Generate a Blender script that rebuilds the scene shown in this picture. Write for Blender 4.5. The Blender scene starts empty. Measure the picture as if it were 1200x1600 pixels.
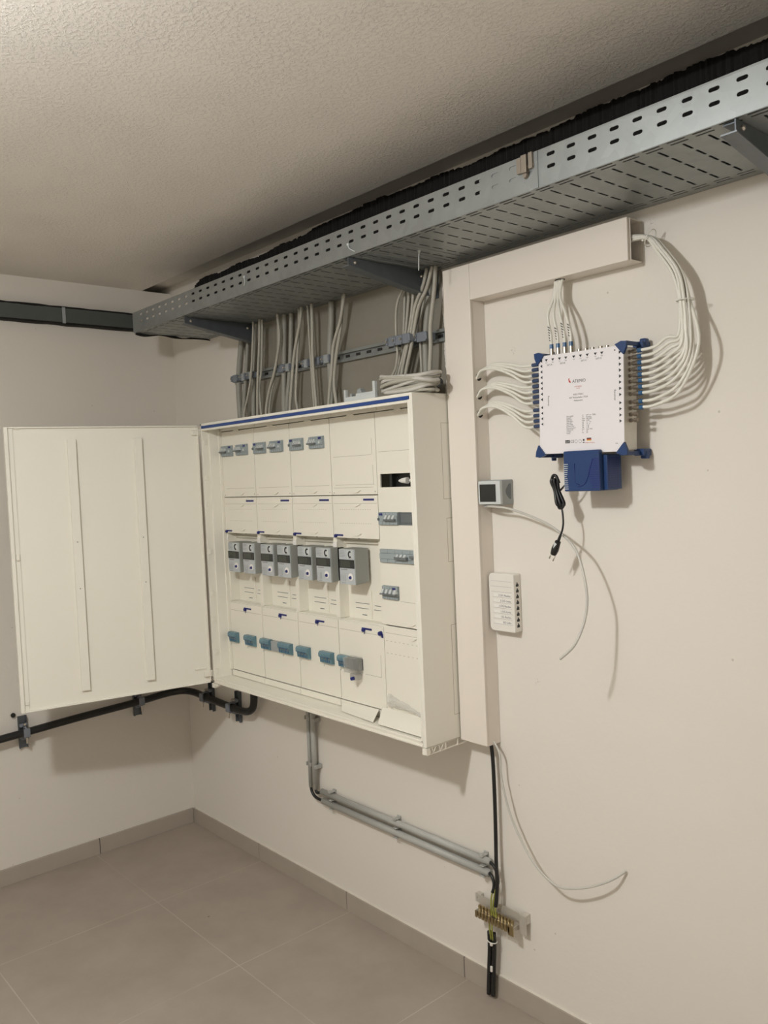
import bpy, bmesh, math, random
from mathutils import Vector, Matrix
random.seed(7)
SC = bpy.context.scene
COL = SC.collection
PI = math.pi

# ------------------------------------------------------------ camera
def make_camera():
    yaw, pitch, roll, F = YAW, PITCH, ROLL, FPX
    f = Vector((math.cos(pitch)*math.cos(yaw), math.cos(pitch)*math.sin(yaw), math.sin(pitch)))
    r = f.cross(Vector((0, 0, 1))).normalized(); u = r.cross(f)
    c, s = math.cos(roll), math.sin(roll)
    r2 = c*r + s*u; u2 = -s*r + c*u
    cd = bpy.data.cameras.new('camera'); cam = bpy.data.objects.new('camera', cd); COL.objects.link(cam)
    m = Matrix(((r2.x, u2.x, -f.x), (r2.y, u2.y, -f.y), (r2.z, u2.z, -f.z))).to_4x4()
    m.translation = Vector(CAMPOS)
    cam.matrix_world = m
    cd.sensor_fit = 'VERTICAL'; cd.sensor_height = 32.0; cd.sensor_width = 24.0
    cd.lens = 32.0*F/1600.0
    cd.clip_start = 0.02; cd.clip_end = 50
    SC.camera = cam
CAMPOS = (3.7767, -1.9739, 1.7034)
YAW, PITCH, ROLL, FPX = 2.4204, -0.0440, -0.0437, 1304.76
#@CAM
make_camera()

# ------------------------------------------------------------ light
w = bpy.data.worlds.new('world'); SC.world = w; w.use_nodes = True
w.node_tree.nodes['Background'].inputs[0].default_value = (1.0, 0.93, 0.84, 1)
w.node_tree.nodes['Background'].inputs[1].default_value = 0.0
LAMP = (2.36, -2.02, 2.47)
ld = bpy.data.lights.new('ceiling_bulb', 'POINT'); ld.energy = 40; ld.color = (0.985, 1.0, 1.01)
ld.shadow_soft_size = 0.055
lo = bpy.data.objects.new('ceiling_bulb', ld); lo.location = LAMP; COL.objects.link(lo)
ad = bpy.data.lights.new('lamp_diffuser_light', 'AREA'); ad.shape = 'DISK'; ad.size = 0.17; ad.energy = 23; ad.color = (0.985, 1.0, 1.01)
ao = bpy.data.objects.new('lamp_diffuser_light', ad); ao.location = (LAMP[0], LAMP[1], 2.52); COL.objects.link(ao)
SC.view_settings.view_transform = 'Standard'; SC.view_settings.look = 'None'
SC.view_settings.exposure = 0.0; SC.view_settings.gamma = 1.0
SC.view_settings.use_curve_mapping = False

# ------------------------------------------------------------ materials
def nodes(m):
    m.use_nodes = True
    nt = m.node_tree
    return nt, nt.nodes, nt.links, nt.nodes['Principled BSDF']
def mat(name, col, rough=0.5, metal=0.0, var=0.04, scale=30.0, bump=0.0, bscale=200.0, spec=0.5, alpha=1.0):
    m = bpy.data.materials.new(name); nt, N, L, b = nodes(m)
    tc = N.new('ShaderNodeTexCoord')
    nz = N.new('ShaderNodeTexNoise'); nz.inputs['Scale'].default_value = scale; nz.inputs['Detail'].default_value = 3
    L.new(tc.outputs['Object'], nz.inputs['Vector'])
    mx = N.new('ShaderNodeMix'); mx.data_type = 'RGBA'
    mx.inputs['A'].default_value = (*[c*(1-var) for c in col], 1); mx.inputs['B'].default_value = (*[min(1, c*(1+var)) for c in col], 1)
    L.new(nz.outputs['Fac'], mx.inputs['Factor']); L.new(mx.outputs['Result'], b.inputs['Base Color'])
    b.inputs['Roughness'].default_value = rough; b.inputs['Metallic'].default_value = metal
    b.inputs['Specular IOR Level'].default_value = spec
    if alpha < 1: b.inputs['Alpha'].default_value = alpha
    if bump:
        n2 = N.new('ShaderNodeTexNoise'); n2.inputs['Scale'].default_value = bscale
        L.new(tc.outputs['Object'], n2.inputs['Vector'])
        bp = N.new('ShaderNodeBump'); bp.inputs['Strength'].default_value = bump; bp.inputs['Distance'].default_value = 0.002
        L.new(n2.outputs['Fac'], bp.inputs['Height']); L.new(bp.outputs['Normal'], b.inputs['Normal'])
    return m
def plaster(name, col, raw=False):
    m = bpy.data.materials.new(name); nt, N, L, b = nodes(m)
    tc = N.new('ShaderNodeTexCoord')
    def noise(s, d=3, r=0.5):
        n = N.new('ShaderNodeTexNoise'); n.inputs['Scale'].default_value = s; n.inputs['Detail'].default_value = d; n.inputs['Roughness'].default_value = r
        L.new(tc.outputs['Object'], n.inputs['Vector']); return n
    n1 = noise(1.7)
    mx = N.new('ShaderNodeMix'); mx.data_type = 'RGBA'
    mx.inputs['A'].default_value = (*[c*0.97 for c in col], 1); mx.inputs['B'].default_value = (*[c*1.03 for c in col], 1)
    L.new(n1.outputs['Fac'], mx.inputs['Factor'])
    out = mx.outputs['Result']
    # small dark specks and pits scattered over the paint
    vo = N.new('ShaderNodeTexVoronoi'); vo.inputs['Scale'].default_value = 9.0; L.new(tc.outputs['Object'], vo.inputs['Vector'])
    lt = N.new('ShaderNodeMath'); lt.operation = 'LESS_THAN'; lt.inputs[1].default_value = 0.028; L.new(vo.outputs['Distance'], lt.inputs[0])
    sc = N.new('ShaderNodeMath'); sc.operation = 'MULTIPLY'; sc.inputs[1].default_value = 0.38
    L.new(lt.outputs[0], sc.inputs[0])
    m2 = N.new('ShaderNodeMix'); m2.data_type = 'RGBA'; m2.inputs['B'].default_value = (0.28, 0.24, 0.20, 1)
    L.new(sc.outputs[0], m2.inputs['Factor']); L.new(out, m2.inputs['A']); out = m2.outputs['Result']
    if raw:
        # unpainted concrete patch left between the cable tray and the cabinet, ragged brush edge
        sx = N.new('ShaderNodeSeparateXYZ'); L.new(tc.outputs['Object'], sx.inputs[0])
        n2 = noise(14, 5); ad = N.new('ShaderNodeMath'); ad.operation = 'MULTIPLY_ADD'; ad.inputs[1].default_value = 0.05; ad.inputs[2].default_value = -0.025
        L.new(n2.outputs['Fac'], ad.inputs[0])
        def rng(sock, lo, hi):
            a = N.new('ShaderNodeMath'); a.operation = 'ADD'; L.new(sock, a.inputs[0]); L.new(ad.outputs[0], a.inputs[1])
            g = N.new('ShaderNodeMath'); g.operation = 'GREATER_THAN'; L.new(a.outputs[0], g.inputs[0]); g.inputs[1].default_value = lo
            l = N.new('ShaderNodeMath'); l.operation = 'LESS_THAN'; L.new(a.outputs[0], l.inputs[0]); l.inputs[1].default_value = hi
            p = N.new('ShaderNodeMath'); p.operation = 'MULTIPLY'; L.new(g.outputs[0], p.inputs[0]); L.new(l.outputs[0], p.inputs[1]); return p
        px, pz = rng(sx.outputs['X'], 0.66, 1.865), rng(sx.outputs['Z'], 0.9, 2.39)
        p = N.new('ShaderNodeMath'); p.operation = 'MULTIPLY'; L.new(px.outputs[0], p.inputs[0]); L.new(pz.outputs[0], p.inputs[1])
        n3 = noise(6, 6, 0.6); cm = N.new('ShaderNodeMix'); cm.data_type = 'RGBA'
        cm.inputs['A'].default_value = (0.215, 0.197, 0.158, 1); cm.inputs['B'].default_value = (0.30, 0.275, 0.23, 1); L.new(n3.outputs['Fac'], cm.inputs['Factor'])  # raw concrete tones, darkened to carry the tray's shade in the colour
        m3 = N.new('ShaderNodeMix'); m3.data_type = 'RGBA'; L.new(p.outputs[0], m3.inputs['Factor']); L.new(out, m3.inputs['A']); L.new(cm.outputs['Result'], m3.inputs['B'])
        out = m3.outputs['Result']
    if raw:
        for (sx_, sz_, rad) in ((2.150, 2.060, 0.045), (2.62, 2.32, 0.04), (2.20, 1.06, 0.05)):
            vd = N.new('ShaderNodeVectorMath'); vd.operation = 'DISTANCE'; L.new(tc.outputs['Object'], vd.inputs[0]); vd.inputs[1].default_value = (sx_, 0, sz_)
            mr = N.new('ShaderNodeMapRange'); mr.inputs['From Min'].default_value = 0; mr.inputs['From Max'].default_value = rad; mr.inputs['To Min'].default_value = 0.42; mr.inputs['To Max'].default_value = 0.0
            L.new(vd.outputs['Value'], mr.inputs['Value'])
            ns = noise(150, 2); gt = N.new('ShaderNodeMath'); gt.operation = 'SUBTRACT'; L.new(mr.outputs[0], gt.inputs[0]); L.new(ns.outputs['Fac'], gt.inputs[1])
            g2 = N.new('ShaderNodeMath'); g2.operation = 'GREATER_THAN'; L.new(gt.outputs[0], g2.inputs[0]); g2.inputs[1].default_value = -0.06
            g3 = N.new('ShaderNodeMath'); g3.operation = 'MULTIPLY'; g3.inputs[1].default_value = 0.35; L.new(g2.outputs[0], g3.inputs[0])
            m4 = N.new('ShaderNodeMix'); m4.data_type = 'RGBA'; m4.inputs['B'].default_value = (0.30, 0.27, 0.24, 1); L.new(g3.outputs[0], m4.inputs['Factor']); L.new(out, m4.inputs['A']); out = m4.outputs['Result']
    L.new(out, b.inputs['Base Color']); b.inputs['Roughness'].default_value = 0.75; b.inputs['Specular IOR Level'].default_value = 0.25
    n4 = noise(7, 4, 0.55); n5 = noise(60, 4, 0.6)
    a2 = N.new('ShaderNodeMath'); a2.operation = 'MULTIPLY_ADD'; a2.inputs[1].default_value = 0.12; L.new(n5.outputs['Fac'], a2.inputs[0]); L.new(n4.outputs['Fac'], a2.inputs[2])
    bp = N.new('ShaderNodeBump'); bp.inputs['Strength'].default_value = 0.35; bp.inputs['Distance'].default_value = 0.008
    L.new(a2.outputs[0], bp.inputs['Height']); L.new(bp.outputs['Normal'], b.inputs['Normal'])
    return m
def stucco(name, col):
    m = bpy.data.materials.new(name); nt, N, L, b = nodes(m)
    tc = N.new('ShaderNodeTexCoord')
    b.inputs['Base Color'].default_value = (*col, 1); b.inputs['Roughness'].default_value = 0.5; b.inputs['Specular IOR Level'].default_value = 0.35
    n1 = N.new('ShaderNodeTexNoise'); n1.inputs['Scale'].default_value = 95; n1.inputs['Detail'].default_value = 6; n1.inputs['Roughness'].default_value = 0.66
    L.new(tc.outputs['Object'], n1.inputs['Vector'])
    rp = N.new('ShaderNodeMapRange'); rp.inputs['From Min'].default_value = 0.46; rp.inputs['From Max'].default_value = 0.76; L.new(n1.outputs['Fac'], rp.inputs['Value'])
    n2 = N.new('ShaderNodeTexNoise'); n2.inputs['Scale'].default_value = 5; n2.inputs['Detail'].default_value = 2
    L.new(tc.outputs['Object'], n2.inputs['Vector'])
    bp = N.new('ShaderNodeBump'); bp.inputs['Strength'].default_value = 0.75; bp.inputs['Distance'].default_value = 0.0055
    mu = N.new('ShaderNodeMath'); mu.operation = 'MULTIPLY'; L.new(rp.outputs[0], mu.inputs[0]); L.new(n2.outputs['Fac'], mu.inputs[1])
    L.new(mu.outputs[0], bp.inputs['Height']); L.new(bp.outputs['Normal'], b.inputs['Normal'])
    return m
def tiles(name, col, ox, oy, p, groutcol):
    m = bpy.data.materials.new(name); nt, N, L, b = nodes(m)
    tc = N.new('ShaderNodeTexCoord'); sx = N.new('ShaderNodeSeparateXYZ'); L.new(tc.outputs['Object'], sx.inputs[0])
    def line(sock, off):
        a = N.new('ShaderNodeMath'); a.operation = 'SUBTRACT'; L.new(sock, a.inputs[0]); a.inputs[1].default_value = off
        pp = N.new('ShaderNodeMath'); pp.operation = 'PINGPONG'; L.new(a.outputs[0], pp.inputs[0]); pp.inputs[1].default_value = p/2
        l = N.new('ShaderNodeMath'); l.operation = 'LESS_THAN'; L.new(pp.outputs[0], l.inputs[0]); l.inputs[1].default_value = 0.0017
        return l
    lx, ly = line(sx.outputs['X'], ox), line(sx.outputs['Y'], oy)
    mxx = N.new('ShaderNodeMath'); mxx.operation = 'MAXIMUM'; L.new(lx.outputs[0], mxx.inputs[0]); L.new(ly.outputs[0], mxx.inputs[1])
    n1 = N.new('ShaderNodeTexNoise'); n1.inputs['Scale'].default_value = 4.5; n1.inputs['Detail'].default_value = 6; n1.inputs['Roughness'].default_value = 0.6
    L.new(tc.outputs['Object'], n1.inputs['Vector'])
    cm = N.new('ShaderNodeMix'); cm.data_type = 'RGBA'
    cm.inputs['A'].default_value = (*[c*0.78 for c in col], 1); cm.inputs['B'].default_value = (*[c*1.18 for c in col], 1); L.new(n1.outputs['Fac'], cm.inputs['Factor'])
    gm = N.new('ShaderNodeMix'); gm.data_type = 'RGBA'; gm.inputs['B'].default_value = (*groutcol, 1)
    sf = N.new('ShaderNodeMath'); sf.operation = 'MULTIPLY'; L.new(mxx.outputs[0], sf.inputs[0])
    ng = N.new('ShaderNodeTexNoise'); ng.inputs['Scale'].default_value = 3.2; L.new(tc.outputs['Object'], ng.inputs['Vector'])
    gr = N.new('ShaderNodeMapRange'); gr.inputs['From Min'].default_value = 0.38; gr.inputs['From Max'].default_value = 0.62; gr.inputs['To Min'].default_value = 0.12; gr.inputs['To Max'].default_value = 0.60
    L.new(ng.outputs['Fac'], gr.inputs['Value']); L.new(gr.outputs[0], sf.inputs[1])
    L.new(sf.outputs[0], gm.inputs['Factor']); L.new(cm.outputs['Result'], gm.inputs['A'])
    vo = N.new('ShaderNodeTexVoronoi'); vo.inputs['Scale'].default_value = 5.0; L.new(tc.outputs['Object'], vo.inputs['Vector'])
    lt = N.new('ShaderNodeMath'); lt.operation = 'LESS_THAN'; lt.inputs[1].default_value = 0.022; L.new(vo.outputs['Distance'], lt.inputs[0])
    m2 = N.new('ShaderNodeMix'); m2.data_type = 'RGBA'; m2.inputs['B'].default_value = (0.09, 0.07, 0.06, 1)
    s2 = N.new('ShaderNodeMath'); s2.operation = 'MULTIPLY'; s2.inputs[1].default_value = 0.6; L.new(lt.outputs[0], s2.inputs[0])
    L.new(s2.outputs[0], m2.inputs['Factor']); L.new(gm.outputs['Result'], m2.inputs['A'])
    L.new(m2.outputs['Result'], b.inputs['Base Color']); b.inputs['Roughness'].default_value = 0.42; b.inputs['Specular IOR Level'].default_value = 0.35
    return m
def galv(name, col, rough=0.42):
    m = bpy.data.materials.new(name); nt, N, L, b = nodes(m)
    tc = N.new('ShaderNodeTexCoord'); vo = N.new('ShaderNodeTexVoronoi'); vo.inputs['Scale'].default_value = 38; L.new(tc.outputs['Object'], vo.inputs['Vector'])
    nz = N.new('ShaderNodeTexNoise'); nz.inputs['Scale'].default_value = 9; nz.inputs['Detail'].default_value = 4; L.new(tc.outputs['Object'], nz.inputs['Vector'])
    bw = N.new('ShaderNodeRGBToBW'); L.new(vo.outputs['Color'], bw.inputs[0])
    ad = N.new('ShaderNodeMath'); ad.operation = 'MULTIPLY_ADD'; ad.inputs[1].default_value = 0.35; L.new(bw.outputs[0], ad.inputs[0]); L.new(nz.outputs['Fac'], ad.inputs[2])
    mx = N.new('ShaderNodeMix'); mx.data_type = 'RGBA'
    mx.inputs['A'].default_value = (*[c*0.8 for c in col], 1); mx.inputs['B'].default_value = (*[c*1.15 for c in col], 1)
    L.new(ad.outputs[0], mx.inputs['Factor']); L.new(mx.outputs['Result'], b.inputs['Base Color'])
    b.inputs['Metallic'].default_value = 0.6; b.inputs['Roughness'].default_value = rough
    return m
M = dict(
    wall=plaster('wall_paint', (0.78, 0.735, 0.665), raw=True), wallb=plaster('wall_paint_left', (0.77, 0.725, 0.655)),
    ceil=stucco('ceiling_stucco', (0.90, 0.845, 0.765)),
    floor=tiles('floor_tile', (0.385, 0.33, 0.275), 0.608, -0.513, 0.628, (0.60, 0.54, 0.47)),
    skirt=mat('skirting_tile', (0.42, 0.37, 0.31), 0.42, var=0.08, scale=12),
    grout=mat('dark_joint', (0.05, 0.04, 0.035), 0.9),
    caulk=mat('white_joint', (0.75, 0.70, 0.62), 0.8),
    enamel=mat('cream_enamel', (0.86, 0.83, 0.735), 0.42, var=0.02, scale=3),
    cream=mat('cream_plastic', (0.86, 0.825, 0.72), 0.45, var=0.02, scale=5),
    line=mat('cover_groove', (0.40, 0.37, 0.29), 0.7),
    blue=mat('blue_strip', (0.022, 0.065, 0.25), 0.4),
    navy=mat('blue_tag', (0.012, 0.02, 0.16), 0.4),
    grey=mat('grey_device', (0.33, 0.38, 0.39), 0.45, var=0.05),
    dgrey=mat('dark_grey_device', (0.15, 0.165, 0.17), 0.45),
    lgrey=mat('light_grey_plastic', (0.60, 0.63, 0.62), 0.45),
    meter=mat('meter_housing', (0.33, 0.34, 0.31), 0.5, var=0.03),
    mface=mat('meter_face', (0.50, 0.53, 0.54), 0.45, var=0.03),
    black=mat('black_plastic', (0.012, 0.012, 0.012), 0.4),
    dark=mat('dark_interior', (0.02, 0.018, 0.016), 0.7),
    lcd=mat('lcd_glass', (0.045, 0.052, 0.042), 0.2),
    lcdw=mat('dark_window', (0.022, 0.024, 0.022), 0.2),
    teal=mat('teal_transparent_cover', (0.16, 0.30, 0.36), 0.2, alpha=0.74, var=0.15, scale=90),
    clear=mat('clear_cover', (0.50, 0.50, 0.47), 0.15, alpha=0.38, var=0.2, scale=80),
    galvh=galv('bracket_steel', (0.16, 0.175, 0.185)), galv=galv('galvanised_steel', (0.30, 0.32, 0.315)),
    galvd=galv('dark_galvanised_steel', (0.12, 0.135, 0.15), 0.5),
    foam=mat('black_foam', (0.010, 0.009, 0.008), 0.95, var=0.4, scale=40, bump=1.0, bscale=60),
    duct=mat('anthracite_duct', (0.085, 0.095, 0.09), 0.5, var=0.08),
    trunk=mat('trunking_plastic', (0.80, 0.735, 0.655), 0.42, var=0.012, scale=4),
    pipe2=mat('beige_grey_conduit', (0.33, 0.32, 0.275), 0.5, var=0.04), cable=mat('grey_cable', (0.43, 0.41, 0.345), 0.5, var=0.05),
    pipe=mat('grey_conduit', (0.44, 0.44, 0.41), 0.45, var=0.04),
    cable2=mat('pale_cable', (0.56, 0.54, 0.49), 0.45, var=0.03),
    coax=mat('white_coax', (0.80, 0.78, 0.70), 0.4, var=0.02),
    clamp=mat('grey_clamp', (0.20, 0.22, 0.25), 0.5),
    clampl=mat('light_clamp', (0.36, 0.38, 0.38), 0.5),
    metal=mat('plated_metal', (0.62, 0.58, 0.52), 0.3, metal=1.0, var=0.15),
    side=mat('brushed_aluminium', (0.66, 0.63, 0.57), 0.45, metal=0.6, var=0.06),
    conn=mat('nickel_connector', (0.30, 0.265, 0.22), 0.35, metal=0.9, var=0.3, scale=90), brass=mat('brass', (0.42, 0.34, 0.19), 0.3, metal=1.0, var=0.1),
    msw=mat('multiswitch_lid', (0.83, 0.80, 0.81), 0.35, var=0.01, scale=3),
    psu=mat('blue_psu', (0.014, 0.046, 0.15), 0.38, var=0.05),
    boot=mat('blue_boot', (0.03, 0.11, 0.24), 0.4),
    dboot=mat('navy_boot', (0.045, 0.07, 0.14), 0.4),
    yg=mat('green_yellow_wire', (0.30, 0.31, 0.05), 0.4, var=0.5, scale=80),
    red=mat('red_print', (0.55, 0.05, 0.03), 0.5), gold=mat('gold_print', (0.7, 0.45, 0.05), 0.5),
    ink=mat('black_print', (0.03, 0.03, 0.03), 0.6), gink=mat('grey_print', (0.25, 0.25, 0.25), 0.6),
    white=mat('white_plastic', (0.80, 0.77, 0.71), 0.42, var=0.015),
    paper=mat('white_label', (0.85, 0.83, 0.78), 0.6),
    bag=mat('clear_bag', (0.80, 0.78, 0.72), 0.25, alpha=0.45, bump=1.0, bscale=60),
    board=mat('brown_board', (0.36, 0.31, 0.22), 0.8),
    clip=mat('bronze_clip', (0.33, 0.29, 0.24), 0.4, metal=0.7),
)
em = bpy.data.materials.new('lamp_glass'); _, N_, L_, b_ = nodes(em)
b_.inputs['Emission Color'].default_value = (1, 0.93, 0.82, 1); b_.inputs['Emission Strength'].default_value = 6
M['lampglass'] = em

# ------------------------------------------------------------ builders
def tag(o, label=None, cat=None, group=None, kind=None):
    if label: o['label'] = label
    if cat: o['category'] = cat
    if group: o['group'] = group
    if kind: o['kind'] = kind
    return o
def empty(name, loc, label, cat, group=None):
    o = bpy.data.objects.new(name, None); o.empty_display_size = 0.03; COL.objects.link(o); o.location = loc
    return tag(o, label, cat, group)
def wloc(o):
    p = Vector((0, 0, 0))
    while o is not None: p = p + Vector(o.location); o = o.parent
    return p
def children(o): return [c for c in bpy.data.objects if c.parent == o]
def copy_tree(o, parent=None):
    c = o.copy(); COL.objects.link(c); c.parent = parent
    for ch in children(o): copy_tree(ch, c)
    return c
class MB:
    def __init__(s): s.v = []; s.f = []; s.sm = []; s.M = None
    def add(s, vs, fs, smooth=False):
        n = len(s.v)
        for p in vs:
            p = Vector(p)
            s.v.append(s.M @ p if s.M is not None else p)
        for f in fs: s.f.append(tuple(i+n for i in f)); s.sm.append(smooth)
        return s
    def box(s, x0, x1, y0, y1, z0, z1, ch=0.0):
        if ch <= 0:
            vs = [(x, y, z) for x in (x0, x1) for y in (y0, y1) for z in (z0, z1)]
            return s.add(vs, [(0, 1, 3, 2), (4, 6, 7, 5), (0, 4, 5, 1), (2, 3, 7, 6), (0, 2, 6, 4), (1, 5, 7, 3)])
        bm = bmesh.new(); bmesh.ops.create_cube(bm, size=1.0)
        for v in bm.verts:
            v.co = Vector(((x0+x1)/2+v.co.x*(x1-x0), (y0+y1)/2+v.co.y*(y1-y0), (z0+z1)/2+v.co.z*(z1-z0)))
        bmesh.ops.bevel(bm, geom=list(bm.edges), offset=ch, segments=2, affect='EDGES', profile=0.5)
        bm.verts.index_update()
        s.add([v.co.copy() for v in bm.verts], [tuple(v.index for v in f.verts) for f in bm.faces]); bm.free(); return s
    def prism(s, poly, axis, a0, a1):   # poly in the two other axes, extruded along axis
        n = len(poly)
        def P(p, a):
            if axis == 'y': return (p[0], a, p[1])
            if axis == 'x': return (a, p[0], p[1])
            return (p[0], p[1], a)
        vs = [P(p, a0) for p in poly]+[P(p, a1) for p in poly]
        fs = [tuple(range(n)), tuple(range(2*n-1, n-1, -1))]+[(i, i+n, (i+1) % n+n, (i+1) % n) for i in range(n)]
        return s.add(vs, fs)
    def tube(s, pts, r, n=10, sub=6, caps=True, smooth_path=True):
        P = [Vector(p) for p in pts]
        if smooth_path and len(P) > 2:
            Q = []
            for i in range(len(P)-1):
                p0 = P[max(i-1, 0)]; p1 = P[i]; p2 = P[i+1]; p3 = P[min(i+2, len(P)-1)]
                for k in range(sub):
                    t = k/sub
                    Q.append(0.5*((2*p1)+(-p0+p2)*t+(2*p0-5*p1+4*p2-p3)*t*t+(-p0+3*p1-3*p2+p3)*t**3))
            Q.append(P[-1]); P = Q
        rr = r if callable(r) else (lambda t: r)
        T = []
        for i in range(len(P)):
            d = P[min(i+1, len(P)-1)]-P[max(i-1, 0)]; T.append(d.normalized())
        ref = Vector((0, 0, 1)) if abs(T[0].z) < 0.9 else Vector((1, 0, 0))
        nrm = T[0].cross(ref).normalized(); vs = []; fs = []
        for i, p in enumerate(P):
            nrm = (nrm-T[i]*nrm.dot(T[i])).normalized(); bn = T[i].cross(nrm)
            rad = rr(i/max(1, len(P)-1))
            for k in range(n):
                a = 2*PI*k/n; vs.append(p+(nrm*math.cos(a)+bn*math.sin(a))*rad)
        for i in range(len(P)-1):
            for k in range(n):
                fs.append((i*n+k, i*n+(k+1) % n, (i+1)*n+(k+1) % n, (i+1)*n+k))
        if caps: fs += [tuple(range(n-1, -1, -1)), tuple(range((len(P)-1)*n, len(P)*n))]
        return s.add(vs, fs, True)
    def cyl(s, p0, p1, r, n=16): return s.tube([p0, p1], r, n, smooth_path=False)
    def rev(s, p0, p1, prof, n=16):   # prof: list of (t along, radius)
        p0 = Vector(p0); p1 = Vector(p1); d = p1-p0; T = d.normalized()
        ref = Vector((0, 0, 1)) if abs(T.z) < 0.9 else Vector((1, 0, 0)); a = T.cross(ref).normalized(); b = T.cross(a)
        vs = []
        for t, r in prof:
            for k in range(n):
                q = 2*PI*k/n; vs.append(p0+d*t+(a*math.cos(q)+b*math.sin(q))*r)
        fs = [(i*n+k, i*n+(k+1) % n, (i+1)*n+(k+1) % n, (i+1)*n+k) for i in range(len(prof)-1) for k in range(n)]
        fs += [tuple(range(n-1, -1, -1)), tuple(range((len(prof)-1)*n, len(prof)*n))]
        return s.add(vs, fs, False)
    def build(s, name, m, parent=None, bevel=0.0, origin=None, solid=0.0):
        me = bpy.data.meshes.new(name)
        o = bpy.data.objects.new(name, me); COL.objects.link(o)
        org = Vector(origin) if origin is not None else (wloc(parent) if parent else None)
        if org is None:
            xs = [v.x for v in s.v]; ys = [v.y for v in s.v]; zs = [v.z for v in s.v]
            org = Vector(((min(xs)+max(xs))/2, (min(ys)+max(ys))/2, min(zs)))
        if parent is not None:
            o.parent = parent; o.location = org-wloc(parent)
        else: o.location = org
        me.from_pydata([tuple(v-org) for v in s.v], [], s.f)
        for p, q in zip(me.polygons, s.sm): p.use_smooth = q
        bm = bmesh.new(); bm.from_mesh(me); bmesh.ops.recalc_face_normals(bm, faces=bm.faces); bm.to_mesh(me); bm.free()
        me.materials.append(M[m] if isinstance(m, str) else m)
        if solid:
            md = o.modifiers.new('thickness', 'SOLIDIFY'); md.thickness = solid; md.offset = 0
        if bevel:
            md = o.modifiers.new('edge', 'BEVEL'); md.width = bevel; md.segments = 2; md.limit_method = 'ANGLE'
        return o
def slab(mb, xs, zs, y0, y1, holes):   # plate between y0 (front) and y1 with rectangular holes (x0,x1,z0,z1)
    X = sorted(set([round(v, 5) for v in list(xs)+[h[i] for h in holes for i in (0, 1)]]))
    Z = sorted(set([round(v, 5) for v in list(zs)+[h[i] for h in holes for i in (2, 3)]]))
    X = [x for x in X if xs[0]-1e-4 <= x <= xs[-1]+1e-4]; Z = [z for z in Z if zs[0]-1e-4 <= z <= zs[-1]+1e-4]
    nx, nz = len(X), len(Z)
    idx = lambda i, j, k: (i*nz+j)*2+k
    vs = [(X[i], (y0, y1)[k], Z[j]) for i in range(nx) for j in range(nz) for k in (0, 1)]
    def solid(i, j):
        if i < 0 or j < 0 or i >= nx-1 or j >= nz-1: return False
        cx, cz = (X[i]+X[i+1])/2, (Z[j]+Z[j+1])/2
        return not any(h[0] < cx < h[1] and h[2] < cz < h[3] for h in holes)
    fs = []
    for i in range(nx-1):
        for j in range(nz-1):
            if not solid(i, j): continue
            for k in (0, 1): fs.append((idx(i, j, k), idx(i+1, j, k), idx(i+1, j+1, k), idx(i, j+1, k)))
            if not solid(i-1, j): fs.append((idx(i, j, 0), idx(i, j+1, 0), idx(i, j+1, 1), idx(i, j, 1)))
            if not solid(i+1, j): fs.append((idx(i+1, j, 0), idx(i+1, j+1, 0), idx(i+1, j+1, 1), idx(i+1, j, 1)))
            if not solid(i, j-1): fs.append((idx(i, j, 0), idx(i+1, j, 0), idx(i+1, j, 1), idx(i, j, 1)))
            if not solid(i, j+1): fs.append((idx(i, j+1, 0), idx(i+1, j+1, 0), idx(i+1, j+1, 1), idx(i, j+1, 1)))
    used = sorted(set(i for f in fs for i in f)); rm = {o: n for n, o in enumerate(used)}
    mb.add([vs[i] for i in used], [tuple(rm[i] for i in f) for f in fs]); return mb
def text(s, size, loc, m, parent, name='printed_text', rot=0.0, align='LEFT', matrix=None):
    cu = bpy.data.curves.new('t', 'FONT'); cu.body = s; cu.size = size; cu.align_x = align; cu.resolution_u = 2
    to = bpy.data.objects.new('t', cu); COL.objects.link(to)
    dg = bpy.context.evaluated_depsgraph_get()
    me = bpy.data.meshes.new_from_object(to.evaluated_get(dg)); bpy.data.objects.remove(to); bpy.data.curves.remove(cu)
    # text lies in XY: turn to XZ facing -Y, optional roll about Y
    R = Matrix.Rotation(rot, 4, 'Y') @ Matrix.Rotation(PI/2, 4, 'X')
    if matrix is not None: R = matrix @ R
    me.transform(R)
    org = wloc(parent)
    o = bpy.data.objects.new(name, me); COL.objects.link(o); o.parent = parent; o.location = Vector(loc)-org
    me.materials.clear(); me.materials.append(M[m]); return o
def texts(items, m, parent, name='printed_text'):
    """several lines of print as ONE mesh: items = (string, size, loc, rot, align)"""
    bm = bmesh.new(); org = wloc(parent)
    for s, size, loc, rot, align in items:
        cu = bpy.data.curves.new('t', 'FONT'); cu.body = s; cu.size = size; cu.align_x = align; cu.resolution_u = 2
        to = bpy.data.objects.new('t', cu); COL.objects.link(to)
        dg = bpy.context.evaluated_depsgraph_get()
        me = bpy.data.meshes.new_from_object(to.evaluated_get(dg)); bpy.data.objects.remove(to); bpy.data.curves.remove(cu)
        me.transform(Matrix.Translation(Vector(loc)-org) @ Matrix.Rotation(rot, 4, 'Y') @ Matrix.Rotation(PI/2, 4, 'X'))
        bm.from_mesh(me); bpy.data.meshes.remove(me)
    me = bpy.data.meshes.new(name); bm.to_mesh(me); bm.free()
    o = bpy.data.objects.new(name, me); COL.objects.link(o); o.parent = parent
    me.materials.clear(); me.materials.append(M[m]); return o
ORD = ['first', 'second', 'third', 'fourth', 'fifth', 'sixth', 'seventh', 'eighth', 'ninth', 'tenth', 'eleventh', 'twelfth',
       'thirteenth', 'fourteenth', 'fifteenth', 'sixteenth', 'seventeenth', 'eighteenth']
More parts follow.
